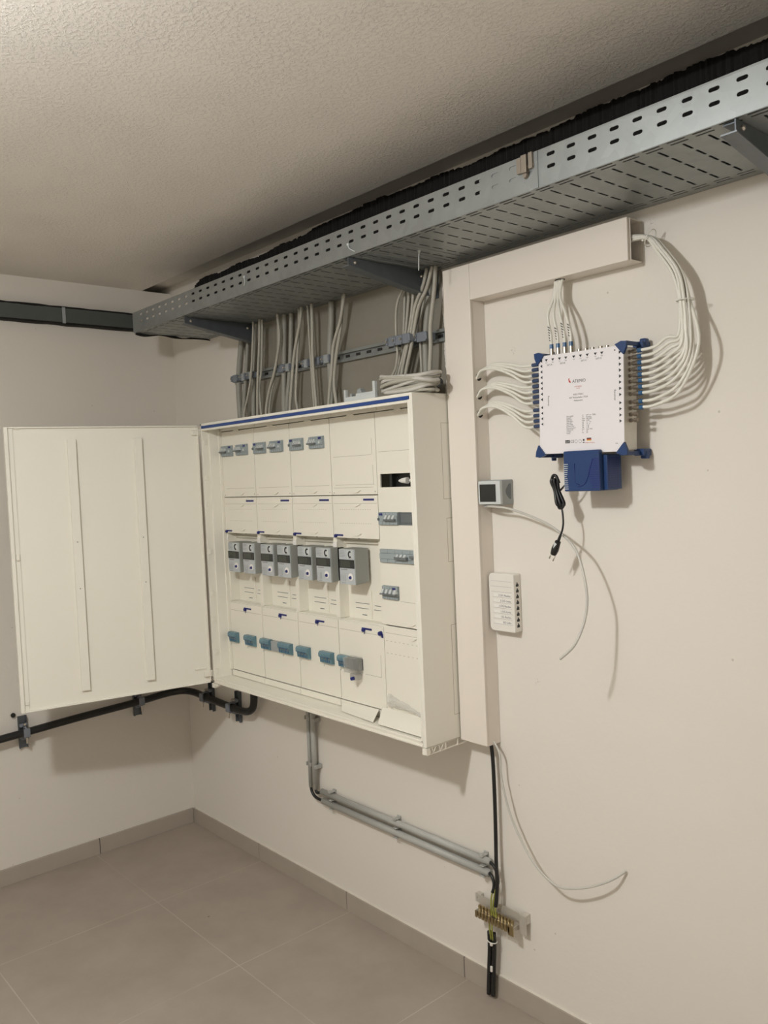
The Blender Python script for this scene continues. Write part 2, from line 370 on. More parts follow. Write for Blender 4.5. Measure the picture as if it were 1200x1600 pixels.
def struct(mb, name, m, **k): return tag(mb.build(name, m, **k), kind='structure')

# ------------------------------------------------------------ room shell
CZ = 2.63
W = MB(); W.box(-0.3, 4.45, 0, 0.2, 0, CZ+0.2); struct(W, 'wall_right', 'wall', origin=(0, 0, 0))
W = MB(); W.prism([(-0.02, 0), (0.025, CZ), (-0.25, CZ), (-0.25, 0)], 'y', -3.4, 0.0); struct(W, 'wall_left', 'wallb', origin=(0, 0, 0))
W = MB(); W.box(4.45, 4.65, -3.4, 0.2, 0, CZ+0.2); struct(W, 'wall_back', 'wallb', origin=(0, 0, 0))
W = MB(); W.box(-0.25, 4.65, -3.6, -3.4, 0, CZ+0.2); struct(W, 'wall_front', 'wallb', origin=(0, 0, 0))
W = MB(); W.box(-0.25, 4.65, -3.6, 0.2, -0.1, 0); struct(W, 'floor', 'floor', origin=(0, 0, 0))
W = MB(); W.box(-0.25, 4.45, -3.4, -0.146, CZ, CZ+0.034, 0.004); struct(W, 'ceiling', 'ceil', origin=(0, 0, 0))
# raw slab over the open slot between ceiling lining and wall
W = MB(); W.box(-0.25, 4.45, -0.30, 0.05, CZ+0.036, CZ+0.12); struct(W, 'trim_1', 'wallb', origin=(0, 0, 0))
# skirting tiles: pieces with dark joints
W = MB(); xs = [-0.012, 0.589, 1.218, 1.8505, 2.481, 3.11, 3.74, 4.37, 4.45]
for a, b in zip(xs[:-1], xs[1:]): W.box(a+0.0018, b-0.0018, -0.010, 0, 0, 0.072, 0.0008)
sk = struct(W, 'baseboard_right', 'skirt', origin=(0, 0, 0))
W = MB(); ys = [-0.010, -0.495, -1.125, -1.755, -2.385, -3.015, -3.4]
for a, b in zip(ys[:-1], ys[1:]): W.box(-0.03, -0.008, b+0.0018, a-0.0018, 0, 0.072, 0.0008)
struct(W, 'baseboard_left', 'skirt', origin=(0, 0, 0))
W = MB(); W.box(0, 4.45, -0.006, 0, 0.0722, 0.0738); struct(W, 'trim_2', 'caulk', origin=(0, 0, 0))
W = MB(); W.box(0, 4.45, -0.0080, 0, 0.0005, 0.0718); W.box(-0.028, -0.010, -3.4, -0.01, 0.0005, 0.0718); struct(W, 'trim_3', 'grout', origin=(0, 0, 0))

# ceiling lamp (just outside the picture, lights the room)
lx, ly, lz = LAMP
t = empty('ceiling_lamp', (lx, ly, CZ), 'small white round lamp base on the rough ceiling', 'lamp')
W = MB(); W.rev((lx, ly, CZ), (lx, ly, CZ-0.03), [(0, 0.09), (0.8, 0.09), (1, 0.07)], 24); W.build('lamp_base', 'white', t)

# ------------------------------------------------------------ cable tray
TX0, TX1, TY, TZ0, TZ1 = 0.3665, 3.9, -0.3633, 2.3602, 2.4456
tray = empty('cable_tray', (TX0, 0, TZ0), 'long perforated galvanised cable tray running along the wall under the ceiling', 'cable tray')
def holecell(mb, u0, u1, v0, v1, hu, hv, P, n=4):
    """rect cell with a rounded slot hu x hv in its middle; P maps (u,v) to a point"""
    cu, cv = (u0+u1)/2, (v0+v1)/2
    a, b = hu/2, hv/2
    ring = []
    if a >= b:
        for k in range(n+1): t = -PI/2+PI*k/n; ring.append((cu+a-b+b*math.cos(t), cv+b*math.sin(t)))
        for k in range(n+1): t = PI/2+PI*k/n; ring.append((cu-a+b+b*math.cos(t), cv+b*math.sin(t)))
    else:
        for k in range(n+1): t = PI*k/n; ring.append((cu+a*math.cos(t), cv+b-a+a*math.sin(t)))
        for k in range(n+1): t = PI+PI*k/n; ring.append((cu+a*math.cos(t), cv-b+a+a*math.sin(t)))
    m = len(ring); out = []
    for (x, y) in ring:
        dx, dy = x-cu, y-cv
        s = min((u1-u0)/2/abs(dx) if abs(dx) > 1e-9 else 1e9, (v1-v0)/2/abs(dy) if abs(dy) > 1e-9 else 1e9)
        out.append([cu+dx*s, cv+dy*s])
    # snap to corners
    for c in ((u0, v0), (u1, v0), (u0, v1), (u1, v1)):
        j = min(range(m), key=lambda i: (out[i][0]-c[0])**2+(out[i][1]-c[1])**2); out[j] = list(c)
    vs = [P(*p) for p in ring]+[P(*p) for p in out]
    mb.add(vs, [(i, (i+1) % m, (i+1) % m+m, i+m) for i in range(m)])
PX = 0.0562; X_A = 3.0316     # hole pitch; an upper hole's centre
W = MB()
n_ = int((TX1-TX0)/PX)
k0 = math.ceil((TX0+PX/2-X_A)/PX); cs = [X_A+k*PX for k in range(k0, k0+n_)]
xa, xb = cs[0]-PX/2, cs[-1]+PX/2
Pf = lambda u, v: (u, TY, v)
zmid = 2.4145
for c in cs:
    holecell(W, c-PX/2, c+PX/2, TZ0+0.026, zmid, 0.0235, 0.0085, Pf)
    holecell(W, c-PX/2, c+PX/2, zmid, TZ1-0.004, 0.0235, 0.0085, Pf)
W.add([(xa, TY, TZ0), (xb, TY, TZ0), (xb, TY, TZ0+0.026), (xa, TY, TZ0+0.026)], [(0, 1, 2, 3)])
W.add([(xa, TY, TZ1-0.004), (xb, TY, TZ1-0.004), (xb, TY, TZ1), (xa, TY, TZ1), (xb, TY+0.008, TZ1), (xa, TY+0.008, TZ1)], [(0, 1, 2, 3), (3, 2, 4, 5)])
W.add([(TX0, TY, TZ0), (xa, TY, TZ0), (xa, TY, TZ1), (TX0, TY, TZ1)], [(0, 1, 2, 3)])
W.build('side_rail', 'galv', tray, solid=0.0016)
W = MB(); W.box(TX0, TX1, -0.004, -0.0025, TZ0+0.001, TZ1); W.build('back_rail', 'galv', tray)
W = MB()
Pb = lambda u, v: (u, v, TZ0)
ys_row = [(-0.3633, -0.3480, 'e'), (-0.3480, -0.3335, 'e'), (-0.3335, -0.0560, 'm'), (-0.0560, -0.0400, 'e'), (-0.0400, -0.0250, 'e'), (-0.0250, -0.0040, 's')]
X_B = 2.7187
k0 = math.ceil((TX0+PX/2-X_B)/PX); cb = [X_B+k*PX for k in range(k0, int((TX1-X_B)/PX-0.5))]
for c in cb:
    for y0, y1, kd in ys_row:
        if kd == 'e': holecell(W, c-PX/2, c+PX/2, y0, y1, 0.041, 0.0058, Pb, 3)
        elif kd == 's': W.add([Pb(c-PX/2, y0), Pb(c+PX/2, y0), Pb(c+PX/2, y1), Pb(c-PX/2, y1)], [(0, 1, 2, 3)])
        else:
            m_ = 5; h = (y1-y0)/m_
            for j in range(m_):
                holecell(W, c-0.008, c+0.008, y0+j*h, y0+(j+1)*h, 0.0062, 0.043, Pb, 3)
                W.add([Pb(c+0.008, y0+j*h), Pb(c+PX-0.008, y0+j*h), Pb(c+PX-0.008, y0+(j+1)*h), Pb(c+0.008, y0+(j+1)*h)], [(0, 1, 2, 3)])
                if c == cb[0]: W.add([Pb(c-PX/2, y0+j*h), Pb(c-0.008, y0+j*h), Pb(c-0.008, y0+(j+1)*h), Pb(c-PX/2, y0+(j+1)*h)], [(0, 1, 2, 3)])
e0, e1 = cb[0]-PX/2, cb[-1]+PX/2
W.add([Pb(TX0, TY), Pb(e0, TY), Pb(e0, -0.004), Pb(TX0, -0.004)], [(0, 1, 2, 3)])
W.build('tray_bottom', 'galv', tray, solid=0.0014)
# pressed ribs under the bottom, between the slot lines near the joint
W = MB()
for xx in (2.28, 2.335): pass
for c in cb:
    if 1.80 < c < 2.02: W.box(c+0.022, c+0.034, -0.325, -0.065, TZ0-0.0028, TZ0-0.0005, 0.001)
W.build('pressed_rib', 'galv', tray)
W = MB(); W.box(2.528, 2.545, TY-0.0030, TY-0.0005, TZ0, TZ1, 0.0005); W.box(2.36, 2.53, TY+0.001, TY+0.0025, TZ0+0.002, TZ1-0.002)
W.build('joint_plate', 'galv', tray)
W = MB(); W.box(2.488, 2.500, TY-0.010, TY-0.001, 2.405, 2.441, 0.001); W.box(2.503, 2.519, TY-0.013, TY-0.001, 2.402, 2.444, 0.001)
W.box(2.523, 2.534, TY-0.010, TY-0.001, 2.408, 2.446, 0.001); W.box(2.485, 2.536, TY-0.006, TY-0.001, 2.412, 2.420, 0.001)
W.rev((2.51, TY-0.002, 2.398), (2.51, TY-0.008, 2.398), [(0, 0.008), (1, 0.006)], 12); W.build('spring_clip', 'clip', tray)
# brackets under the tray
def bracket(x, yt, label):
    t = empty('wall_bracket', (x, 0, TZ0-0.09), label, 'bracket', 'brackets carrying the cable tray')
    W = MB(); z = TZ0-0.0016
    W.prism([(yt, z), (0, z), (0, z-0.080), (yt, z-0.022)], 'x', x-0.0015, x+0.0015); W.build('web', 'galvd', t)
    W = MB(); W.box(x-0.030, x-0.0015, yt+0.012, -0.001, z-0.003, z); W.build('top_flange', 'galvd', t)
    W = MB(); W.prism([(yt, z-0.022), (0, z-0.080), (0, z-0.083), (yt, z-0.025)], 'x', x-0.030, x+0.003); W.build('lower_flange', 'galvh', t)
    W = MB(); W.box(x-0.045, x+0.02, -0.005, -0.001, z-0.086, z-0.004); W.build('wall_plate', 'galvd', t)
    for yy, zz in ((yt+0.025, z-0.013), (-0.025, z-0.030), (-0.06, z-0.02)):
        W = MB(); W.rev((x+0.001, yy, zz), (x+0.008, yy, zz), [(0, 0.006), (0.5, 0.006), (1, 0.003)], 8); W.build('bolt', 'metal', t)
bracket(0.79, -0.347, 'dark tapered steel bracket under the far left end of the cable tray')
bracket(1.83, -0.362, 'dark tapered steel bracket under the tray, meeting the wall beside the white trunking')
bracket(3.015, -0.362, 'dark tapered steel bracket under the tray at the right edge of the photo')
# things in and on the tray
cinfo = [(-0.045-0.0255*k_, (0.009, 0.012, 0.008, 0.011)[k_ % 4]) for k_ in range(12)]  # few real cables; the rest added, dark, to block light behind the slots
for i, (yy, r) in enumerate(cinfo):
    pts = [(TX0+0.02+(i*7 % 5)*0.12+k*0.5, yy+random.uniform(-.006, .006), TZ0+0.004+r+random.uniform(0, .004)) for k in range(7)]
    W = MB(); W.tube(pts, r, 8, 4)
    tag(W.build('tray_fill_cable', 'dgrey'), 'dark cable filling the tray and shading its slots, %s of twelve counted from the wall' % ORD[i], 'cable', 'real and added cables in the tray')
# black foam packed between tray and downstand, ragged edge
W = MB(); n = 520; x0, x1 = 0.24, 3.9; fv = []; ff = []
for i in range(n+1):
    x = x0+(x1-x0)*i/n
    top = 2.660+0.005*math.sin(x*5.3)+0.003*math.sin(x*21)+random.uniform(-0.004, 0.004)
    if x < 1.5: top -= (1.5-x)*0.022
    if x < 0.34: top -= (0.34-x)*0.35
    b = 2.449
    fv += [(x, -0.001, b), (x, -0.001, top), (x, -0.016+random.uniform(-.004, .004), top-0.008), (x, -0.022, b)]
for i in range(n):
    for k in range(4): ff.append((i*4+k, i*4+(k+1) % 4, (i+1)*4+(k+1) % 4, (i+1)*4+k))
ff += [(0, 1, 2, 3), (n*4+3, n*4+2, n*4+1, n*4)]
W.add(fv, ff); tag(W.build('foam_strip', 'foam'), 'black ragged foam packed between the cable tray and the ceiling edge', 'insulation')
# zip ties on the tray
def ziptie(pts, label):
    W = MB(); W.tube(pts, 0.0016, 6, 3); W.box(pts[0][0]-.004, pts[0][0]+.004, pts[0][1]-.003, pts[0][1]+.003, pts[0][2]-.003, pts[0][2]+.004, .001)
    tag(W.build('cable_tie', 'lgrey'), label, 'cable tie', 'cable ties on the tray')
ziptie([(2.0, -0.23, 2.356), (2.0, -0.232, 2.340), (1.998, -0.233, 2.300)], 'white cable tie tail hanging from the underside of the tray')
ziptie([(1.84, TY-0.004, 2.392), (1.845, TY-0.004, 2.38), (1.87, TY-0.003, 2.365)], 'short white cable tie on the side of the tray above the middle bracket')
ziptie([(1.265, TY-0.004, 2.415), (1.268, TY-0.004, 2.40), (1.262, TY-0.004, 2.385)], 'small white cable tie on the far left half of the tray side')
# duct on the left wall
t = empty('wall_duct', (0.02, -2.3, 2.44), 'anthracite cable duct running high on the left wall up to the tray', 'cable duct')
W = MB(); W.box(0.022, 0.068, -3.38, -0.19, 2.440, 2.503, 0.002); W.build('duct_body', 'duct', t)
W = MB(); W.box(0.060, 0.0705, -0.552, -0.538, 2.436, 2.506, 0.001); W.box(0.066, 0.074, -0.551, -0.539, 2.455, 2.476, 0.001); W.build('clip', 'clampl', t)
def foamline(y0, y1, z, name, label):
    W = MB(); n = 70; fv = []; ff = []
    for i in range(n+1):
        y = y0+(y1-y0)*i/n; h = 0.0035+random.uniform(-0.0015, 0.0035)
        fv += [(0.022, y, z-h), (0.022, y, z+h), (0.066, y, z+h), (0.066+random.uniform(-.003, .003), y, z-h)]
    for i in range(n):
        for k in range(4): ff.append((i*4+k, i*4+(k+1) % 4, (i+1)*4+(k+1) % 4, (i+1)*4+k))
    ff += [(0, 1, 2, 3), (n*4+3, n*4+2, n*4+1, n*4)]
    W.add(fv, ff); W.build(name, 'foam', t)
foamline(-3.35, -0.20, 2.437, 'foam_edge', ''); foamline(-3.35, -0.20, 2.506, 'foam_edge', '')
W = MB(); pts = [(TX0+0.01, TY+0.004+k*0.036, TZ0-0.004-0.004*math.sin(k*1.3)) for k in range(11)]
W.tube(pts, lambda q: 0.0045+0.002*math.sin(q*17), 6, 3)
tag(W.build('foam_bead', 'foam'), 'black ragged sealing bead along the cut left end of the tray', 'sealant')

# ------------------------------------------------------------ distribution cabinet
BX0, BX1, BZ0, BZ1, BY = 0.627, 1.927, 0.8527, 1.9523, -0.215
cab = empty('distribution_cabinet', (1.277, 0, BZ0), 'large open cream electrical distribution cabinet on the right wall', 'electrical cabinet')
CY = -0.13
W = MB(); W.box(BX0, BX1, -0.008, -0.001, BZ0, BZ1); W.build('back_panel', 'enamel', cab)
W = MB(); W.box(BX1-0.013, BX1, BY, -0.008, BZ0, BZ1, 0.0015)
W.box(BX1-0.022, BX1-0.013, BY, BY+0.012, BZ0+0.014, BZ1-0.02, 0.001); W.build('side_panel', 'enamel', cab)
# knock-out outlines on the outside of the right panel
def groove_x(mb, x, y0, y1, z0, z1, t=0.0012):
    for a in ((y0, y0+t, z0, z1), (y0, y1, z0, z0+t), (y0, y1, z1-t, z1)): mb.box(x, x+0.0003, *a)
for q_ in ((-0.095, -0.012, 1.62, 1.86), (-0.085, -0.012, 1.42, 1.56), (-0.085, -0.02, 0.93, 1.22)):
    W = MB(); groove_x(W, BX1, *q_); W.build('knockout_outline', 'line', cab)
W = MB(); W.box(BX0, BX0+0.012, BY, -0.008, BZ0, BZ1, 0.0015)
W.box(BX0+0.012, BX0+0.020, -0.185, CY-0.002, BZ0+0.02, BZ1-0.02, 0.001)
for zz in (1.88, 1.73, 1.62, 1.42, 1.24, 1.13, 0.99, 0.91):
    W.box(BX0+0.012, BX0+0.017, -0.208, -0.196, zz-0.016, zz+0.004, 0.001)
W.build('side_panel', 'enamel', cab)
W = MB(); W.box(BX0, BX1-0.0135, BY, -0.008, BZ1-0.010, BZ1, 0.001); W.build('top_panel', 'enamel', cab)
W = MB(); W.box(BX0+0.012, BX1-0.014, BY-0.001, BY+0.008, BZ1-0.021, BZ1-0.0105); W.build('blue_strip', 'blue', cab)
W = MB(); W.box(BX0+0.012, BX1-0.014, BY+0.001, BY+0.012, BZ1-0.030, BZ1-0.0215, 0.001)
W.box(BX0+0.02, BX1-0.022, CY-0.001, CY+0.01, 1.918, 1.941)
for k in range(4): W.box(0.902+.25*k-0.012, 0.902+.25*k+0.014, CY-0.004, CY-0.001, 1.920, 1.932, 0.001)
W.build('top_rail', 'cream', cab)
W = MB(); W.box(BX0, BX1-0.0135, BY, -0.008, BZ0, BZ0+0.012, 0.001)
W.box(BX0+0.012, BX1-0.014, BY+0.0, BY+0.010, BZ0+0.012, BZ0+0.021, 0.002)
W.box(BX0+0.012, BX1-0.014, BY+0.012, CY+0.01, BZ0+0.012, BZ0+0.020)
W.box(BX0+0.012, BX1-0.014, BY-0.004, BY, BZ0+0.001, BZ0+0.007, 0.001); W.build('bottom_panel', 'cream', cab)
# slotted foot profile under the right side
W = MB(); W.box(BX1-0.02, BX1, BY, BY+0.016, BZ0-0.024, BZ0-0.001, 0.001)
W.box(BX1-0.006, BX1-0.001, BY, -0.01, BZ0-0.024, BZ0-0.0215); W.box(BX1-0.006, BX1-0.001, BY, -0.01, BZ0-0.003, BZ0-0.001)
def strut(y0, y1): W.add([(BX1-0.006, y0, BZ0-0.003), (BX1-0.006, y0+0.003, BZ0-0.003), (BX1-0.006, y1+0.003, BZ0-0.022), (BX1-0.006, y1, BZ0-0.022),
                          (BX1-0.001, y0, BZ0-0.003), (BX1-0.001, y0+0.003, BZ0-0.003), (BX1-0.001, y1+0.003, BZ0-0.022), (BX1-0.001, y1, BZ0-0.022)],
                         [(0, 1, 2, 3), (4, 5, 6, 7), (0, 1, 5, 4), (1, 2, 6, 5), (2, 3, 7, 6), (3, 0, 4, 7)])
for a, b in ((-0.193, -0.185), (-0.175, -0.185), (-0.162, -0.152), (-0.142, -0.152), (-0.130, -0.130), (-0.075, -0.075), (-0.025, -0.025), (-0.012, -0.012)): strut(a, b)
W.build('foot_profile', 'cream', cab)
W = MB(); W.box(BX0-0.002, BX0+0.018, BY-0.006, BY+0.016, BZ0-0.020, BZ0-0.001, 0.001); W.box(BX0+0.018, BX0+0.040, BY+0.0, BY+0.012, BZ0-0.010, BZ0-0.001, 0.001)
W.build('foot_block', 'cream', cab)
# cover panels
def latch(mb, x, z, w=0.056, up=False):
    n = 8; s = 1 if not up else -1
    mb.prism([(x-w/2+w*k/n, z) for k in range(n+1)]+[(x+w/2-w*k/n, z-s*0.009*math.sin(PI*k/n)) for k in range(1, n)], 'y', CY-0.0045, CY-0.0005)
def hline(mb, x0, x1, z, t=0.0010): mb.box(x0, x1, CY-0.0003, CY, z-t/2, z+t/2)
def vline(mb, x, z0, z1, t=0.0010): mb.box(x-t/2, x+t/2, CY-0.0003, CY, z0, z1)
def dash(mb, x0, x1, z, n):
    for k in range(n):
        a = x0+(x1-x0)*k/n; mb.box(a, a+(x1-x0)/n*0.38, CY-0.0003, CY, z-0.0006, z+0.0006)
FX = [0.652+0.25*k for k in range(6)]
FX[5] = 1.902
DEV_TOP = [(0.655, 0.745), (0.770, 0.860), (0.903, 0.993), (1.022, 1.112), (1.155, 1.245), (1.281, 1.371)]
DEV_BOT = [(0.657, 0.716), (0.782, 0.849), (0.903, 1.1095), (1.156, 1.226), (1.301, 1.370), (1.409, 1.535)]
G = 0.0017
for k in range(4):
    a, b = FX[k]+G, FX[k+1]-G
    holes = [(x0+0.004, x1-0.002, 1.811, 1.855) for x0, x1 in DEV_TOP if a-.01 < x0 < b]
    W = MB(); slab(W, (a, b), (1.640, 1.915), CY, CY+0.006, holes); c = W.build('cover_panel', 'cream', cab, bevel=0.0006)
    W = MB(); hline(W, a+0.02, b-0.012, 1.675)
    if k == 3: hline(W, a+0.015, b-0.025, 1.775); vline(W, b-0.02, 1.775, 1.83); vline(W, b-0.018, 1.675, 1.74); hline(W, a+.01, b-.02, 1.665)
    W.box(a+0.009, a+0.013, CY-0.0004, CY, 1.646, 1.650); W.box(b-0.013, b-0.009, CY-0.0004, CY, 1.648, 1.652)
    W.build('groove', 'line', c)
    for q_ in ((0.01, 1.655, False), (0, 1.912, True)):
        W = MB(); latch(W, (a+b)/2+q_[0], q_[1], up=q_[2]); W.build('latch', 'cream', c)
    # second row
    W = MB(); slab(W, (a, b), (1.488, 1.637), CY-0.001, CY+0.005, []); c = W.build('cover_panel', 'cream', cab, bevel=0.0006)
    W = MB(); hline(W, a+0.006, b-0.004, 1.610); dash(W, a+0.04, b-0.03, 1.588, 14); dash(W, a+0.04, b-0.03, 1.540, 14); 
    W2 = MB(); W2.v = [v+Vector((0, -0.001, 0)) for v in W.v]; W2.f = W.f; W2.sm = W.sm; W2.build('groove', 'line', c)
    for q_ in (1.607, 1.505):
        W = MB(); latch(W, (a+b)/2+0.005, q_); W.build('latch', 'cream', c)
    W = MB(); W.box(b-0.075, b-0.018, CY-0.0018, CY-0.001, 1.619, 1.626); W.build('label_tag', 'navy', c)
    W = MB(); s = a+(0.0, -0.004, -0.001, 0.002)[k]; W.box(s+0.004, s+0.05, CY-0.0025, CY-0.001, 1.494, 1.500)
    W.rev((s+0.010, CY-0.001, 1.494), (s+0.010, CY-0.008, 1.494), [(0, 0.0065), (1, 0.0055)], 12)
    W.build('seal_tag', 'navy', c)
    # lower row
    holes = [(x0+0.002, x1-0.002, 1.022, 1.063) for x0, x1 in DEV_BOT if a-.01 < x0 < b]
    W = MB(); slab(W, (a, b), (0.901, 1.190), CY, CY+0.006, holes); c = W.build('cover_panel', 'cream', cab, bevel=0.0006)
    W = MB(); hline(W, a+0.006, b-0.006, 1.158)
    if k == 3: hline(W, 1.545, b-0.02, 1.012); vline(W, b-0.02, 1.012, 1.09)
    W.build('groove', 'line', c)
    s = FX[k]+0.115+(0.008 if k == 1 else 0)+(0.02 if k == 3 else 0)
    W = MB(); W.box(s, s+0.052, CY-0.0025, CY, 1.170, 1.176); W.rev((s+0.010, CY, 1.168), (s+0.010, CY-0.008, 1.168), [(0, 0.0075), (1, 0.006)], 12)
    W.tube([(s+0.014, CY-0.004, 1.166), (s+0.018, CY-0.005, 1.160), (s+0.014, CY-0.004, 1.155)], 0.0012, 5, 3)
    W.build('seal_tag', 'navy', c)
    # sill strip
    W = MB(); W.box(a, b, CY-0.004, CY+0.004, 0.8745, 0.898, 0.001); W.build('sill_strip', 'cream', cab)
a, b = FX[4]+G, FX[5]
OPEN = [(1.668, 1.882, 1.663, 1.7075), (1.658, 1.882, 1.537, 1.580), (1.658, 1.882, 1.411, 1.4565), (1.660, 1.739, 1.287, 1.333)]
W = MB(); slab(W, (a, b), (1.200, 1.915), CY-0.001, CY+0.005, OPEN); c = W.build('cover_panel', 'cream', cab, bevel=0.0006)
W = MB(); hline(W, a+0.012, 1.86, 1.782); hline(W, 1.742, 1.85, 1.284)
for q in W.v: q.y -= 0.001
W.build('groove', 'line', c)
for q_ in ((0.01, 1.214, False), (-0.01, 1.911, True)):
    W = MB(); latch(W, (a+b)/2+q_[0], q_[1], 0.05, up=q_[2]); W.build('latch', 'cream', c)
W = MB(); slab(W, (a, b), (0.901, 1.196), CY-0.001, CY+0.005, []); c = W.build('cover_panel', 'cream', cab, bevel=0.0006)
W = MB(); hline(W, a+0.008, b-0.006, 1.172); dash(W, a+0.01, b-0.03, 1.145, 10); dash(W, a+0.01, b-0.03, 1.103, 10)
for q in W.v: q.y -= 0.001
W.build('groove', 'line', c)
W = MB(); latch(W, (a+b)/2+0.015, 1.168, 0.05); W.build('latch', 'cream', c)
W = MB(); W.rev((1.637, CY, 1.166), (1.637, CY-0.010, 1.166), [(0, 0.0085), (1, 0.007)], 12); W.box(1.642, 1.648, CY-.004, CY, 1.152, 1.164); W.build('seal_tag', 'navy', cab)
W = MB(); W.box(BX0+0.012, FX[0]+0.0005, CY+0.001, CY+0.005, BZ0+0.014, 1.935); W.box(BX0+0.012, FX[0]+0.001, CY-0.012, CY+0.001, 0.90, 1.92, 0.001); W.build('side_filler', 'cream', cab)
# meter field: mounting plates, ridges, ledge
PY = -0.083
for k in range(4):
    a, b = FX[k]+0.004, FX[k+1]-0.004
    W = MB(); W.box(a, b, PY, PY+0.004, 1.185, 1.52)
    mid = (a+b)/2+0.012
    W.box(mid-0.004, mid+0.004, PY-0.005, PY, 1.2, 1.30, 0.001)
    W.box(a, b, PY-0.012, PY, 1.466, 1.474, 0.001)
    p = W.build('mounting_plate', 'cream', cab)
    W = MB()
    for (u0, u1, z) in ((0.045, 0.115, 1.232), (0.145, 0.205, 1.232), (0.045, 0.12, 1.25), (0.15, 0.21, 1.247)): W.box(a+u0, a+u1, PY-0.0006, PY, z-0.001, z+0.001)
    for (u0, u1, z) in ((0.08, 0.105, 1.209), (0.125, 0.136, 1.222), (0.19, 0.203, 1.212), (0.075, 0.085, 1.482), (0.10, 0.12, 1.484)): W.box(a+u0, a+u1, PY-0.0008, PY, z-0.0016, z+0.0016)
    W.build('slot_mark', 'dgrey', p)
    W = MB(); W.box(FX[k]-0.012+(0.012 if k == 0 else 0), FX[k]+0.010, -0.126, PY, 1.195, 1.487, 0.001)
    W.build('field_divider', 'cream', cab)
    W = MB(); W.box(FX[k]-0.010+(0.012 if k == 0 else 0), FX[k]+0.012, -0.130, -0.1265, 1.452, 1.472, 0.001); W.build('white_cap', 'paper', cab)
W = MB(); W.box(FX[4]-0.030, FX[4]-0.004, -0.112, PY, 1.195, 1.487, 0.001); W.build('field_divider', 'cream', cab)
W = MB(); W.box(0.645, 1.648, CY+0.008, PY, 1.186, 1.194, 0.001); W.box(0.645, 1.648, CY+0.010, -0.05, 1.492, 1.497); W.build('ledge', 'cream', cab)
# dark sheet painting in the shade behind the openings of the right column
W = MB(); W.box(1.655, 1.905, -0.045, -0.04, 1.25, 1.75); W.build('dark_backing', 'dark', cab)

# door leaf (left leaf, swung open); M maps: x = distance from hinge, y = towards its inside face's front, z = height
hx, hy = 0.627, -0.215; ex, ey = 0.474, -0.957
ang = math.atan2(ey-hy, ex-hx); u = Vector((math.cos(ang), math.sin(ang), 0)); nn = Vector((-math.sin(ang), math.cos(ang), 0))
if nn.x < 0: nn = -nn     # inside face normal, looking to the room
DM = Matrix(((u.x, nn.x, 0, hx), (u.y, nn.y, 0, hy), (0, 0, 1, 0), (0, 0, 0, 1)))
def dmb(): w_ = MB(); w_.M = DM; return w_
W = dmb(); W.box(0.012, 0.7575, -0.018, 0.0, 0.857, 1.9455, 0.0012); door = W.build('cabinet_door', 'enamel', cab)
W = dmb(); W.box(0.744, 0.7575, 0.0, 0.013, 0.857, 1.9455, 0.001); W.box(0.726, 0.7435, 0.0, 0.004, 0.862, 1.940, 0.001)
W.box(0.014, 0.744, 0.0, 0.010, 1.9405, 1.9455, 0.001); W.box(0.014, 0.744, 0.0, 0.010, 0.857, 0.862, 0.001); W.build('door_rim', 'enamel', door)
W = dmb(); W.box(0.728, 0.740, 0.004, 0.012, 1.44, 1.465, 0.002); W.box(0.700, 0.722, 0.0, 0.006, 1.936, 1.941, .001); W.box(0.728, 0.740, 0.004, 0.008, 0.885, 0.900, .001); W.build('door_catch', 'cream', door)
for s0 in (0.502, 0.247):
    W = dmb(); W.box(s0, s0+0.032, 0.0, 0.015, 0.908, 1.897, 0.0015); r = W.build('stiffener_rib', 'enamel', door)
    W = dmb()
    for z in (1.312, 1.495): W.rev((s0+0.016, 0.015, z), (s0+0.016, 0.0165, z), [(0, 0.0025), (1, 0.002)], 8)
    W.build('screw', 'gink', r)
for z in (1.915, 0.895):
    W = dmb(); W.box(0.010, 0.040, 0.0, 0.014, z-0.010, z+0.010, 0.002); W.box(0.002, 0.014, -0.008, 0.006, z-0.014, z+0.014, 0.002)
    if z < 1: W.box(0.03, 0.075, 0.0, 0.005, z+0.022, z+0.028, 0.001)
    W.build('hinge', 'cream', door)
W = dmb(); W.box(0.0125, 0.016, 0.0, 0.012, 0.865, 1.938, 0.0005); W.build('hinge_rail', 'cream', door)

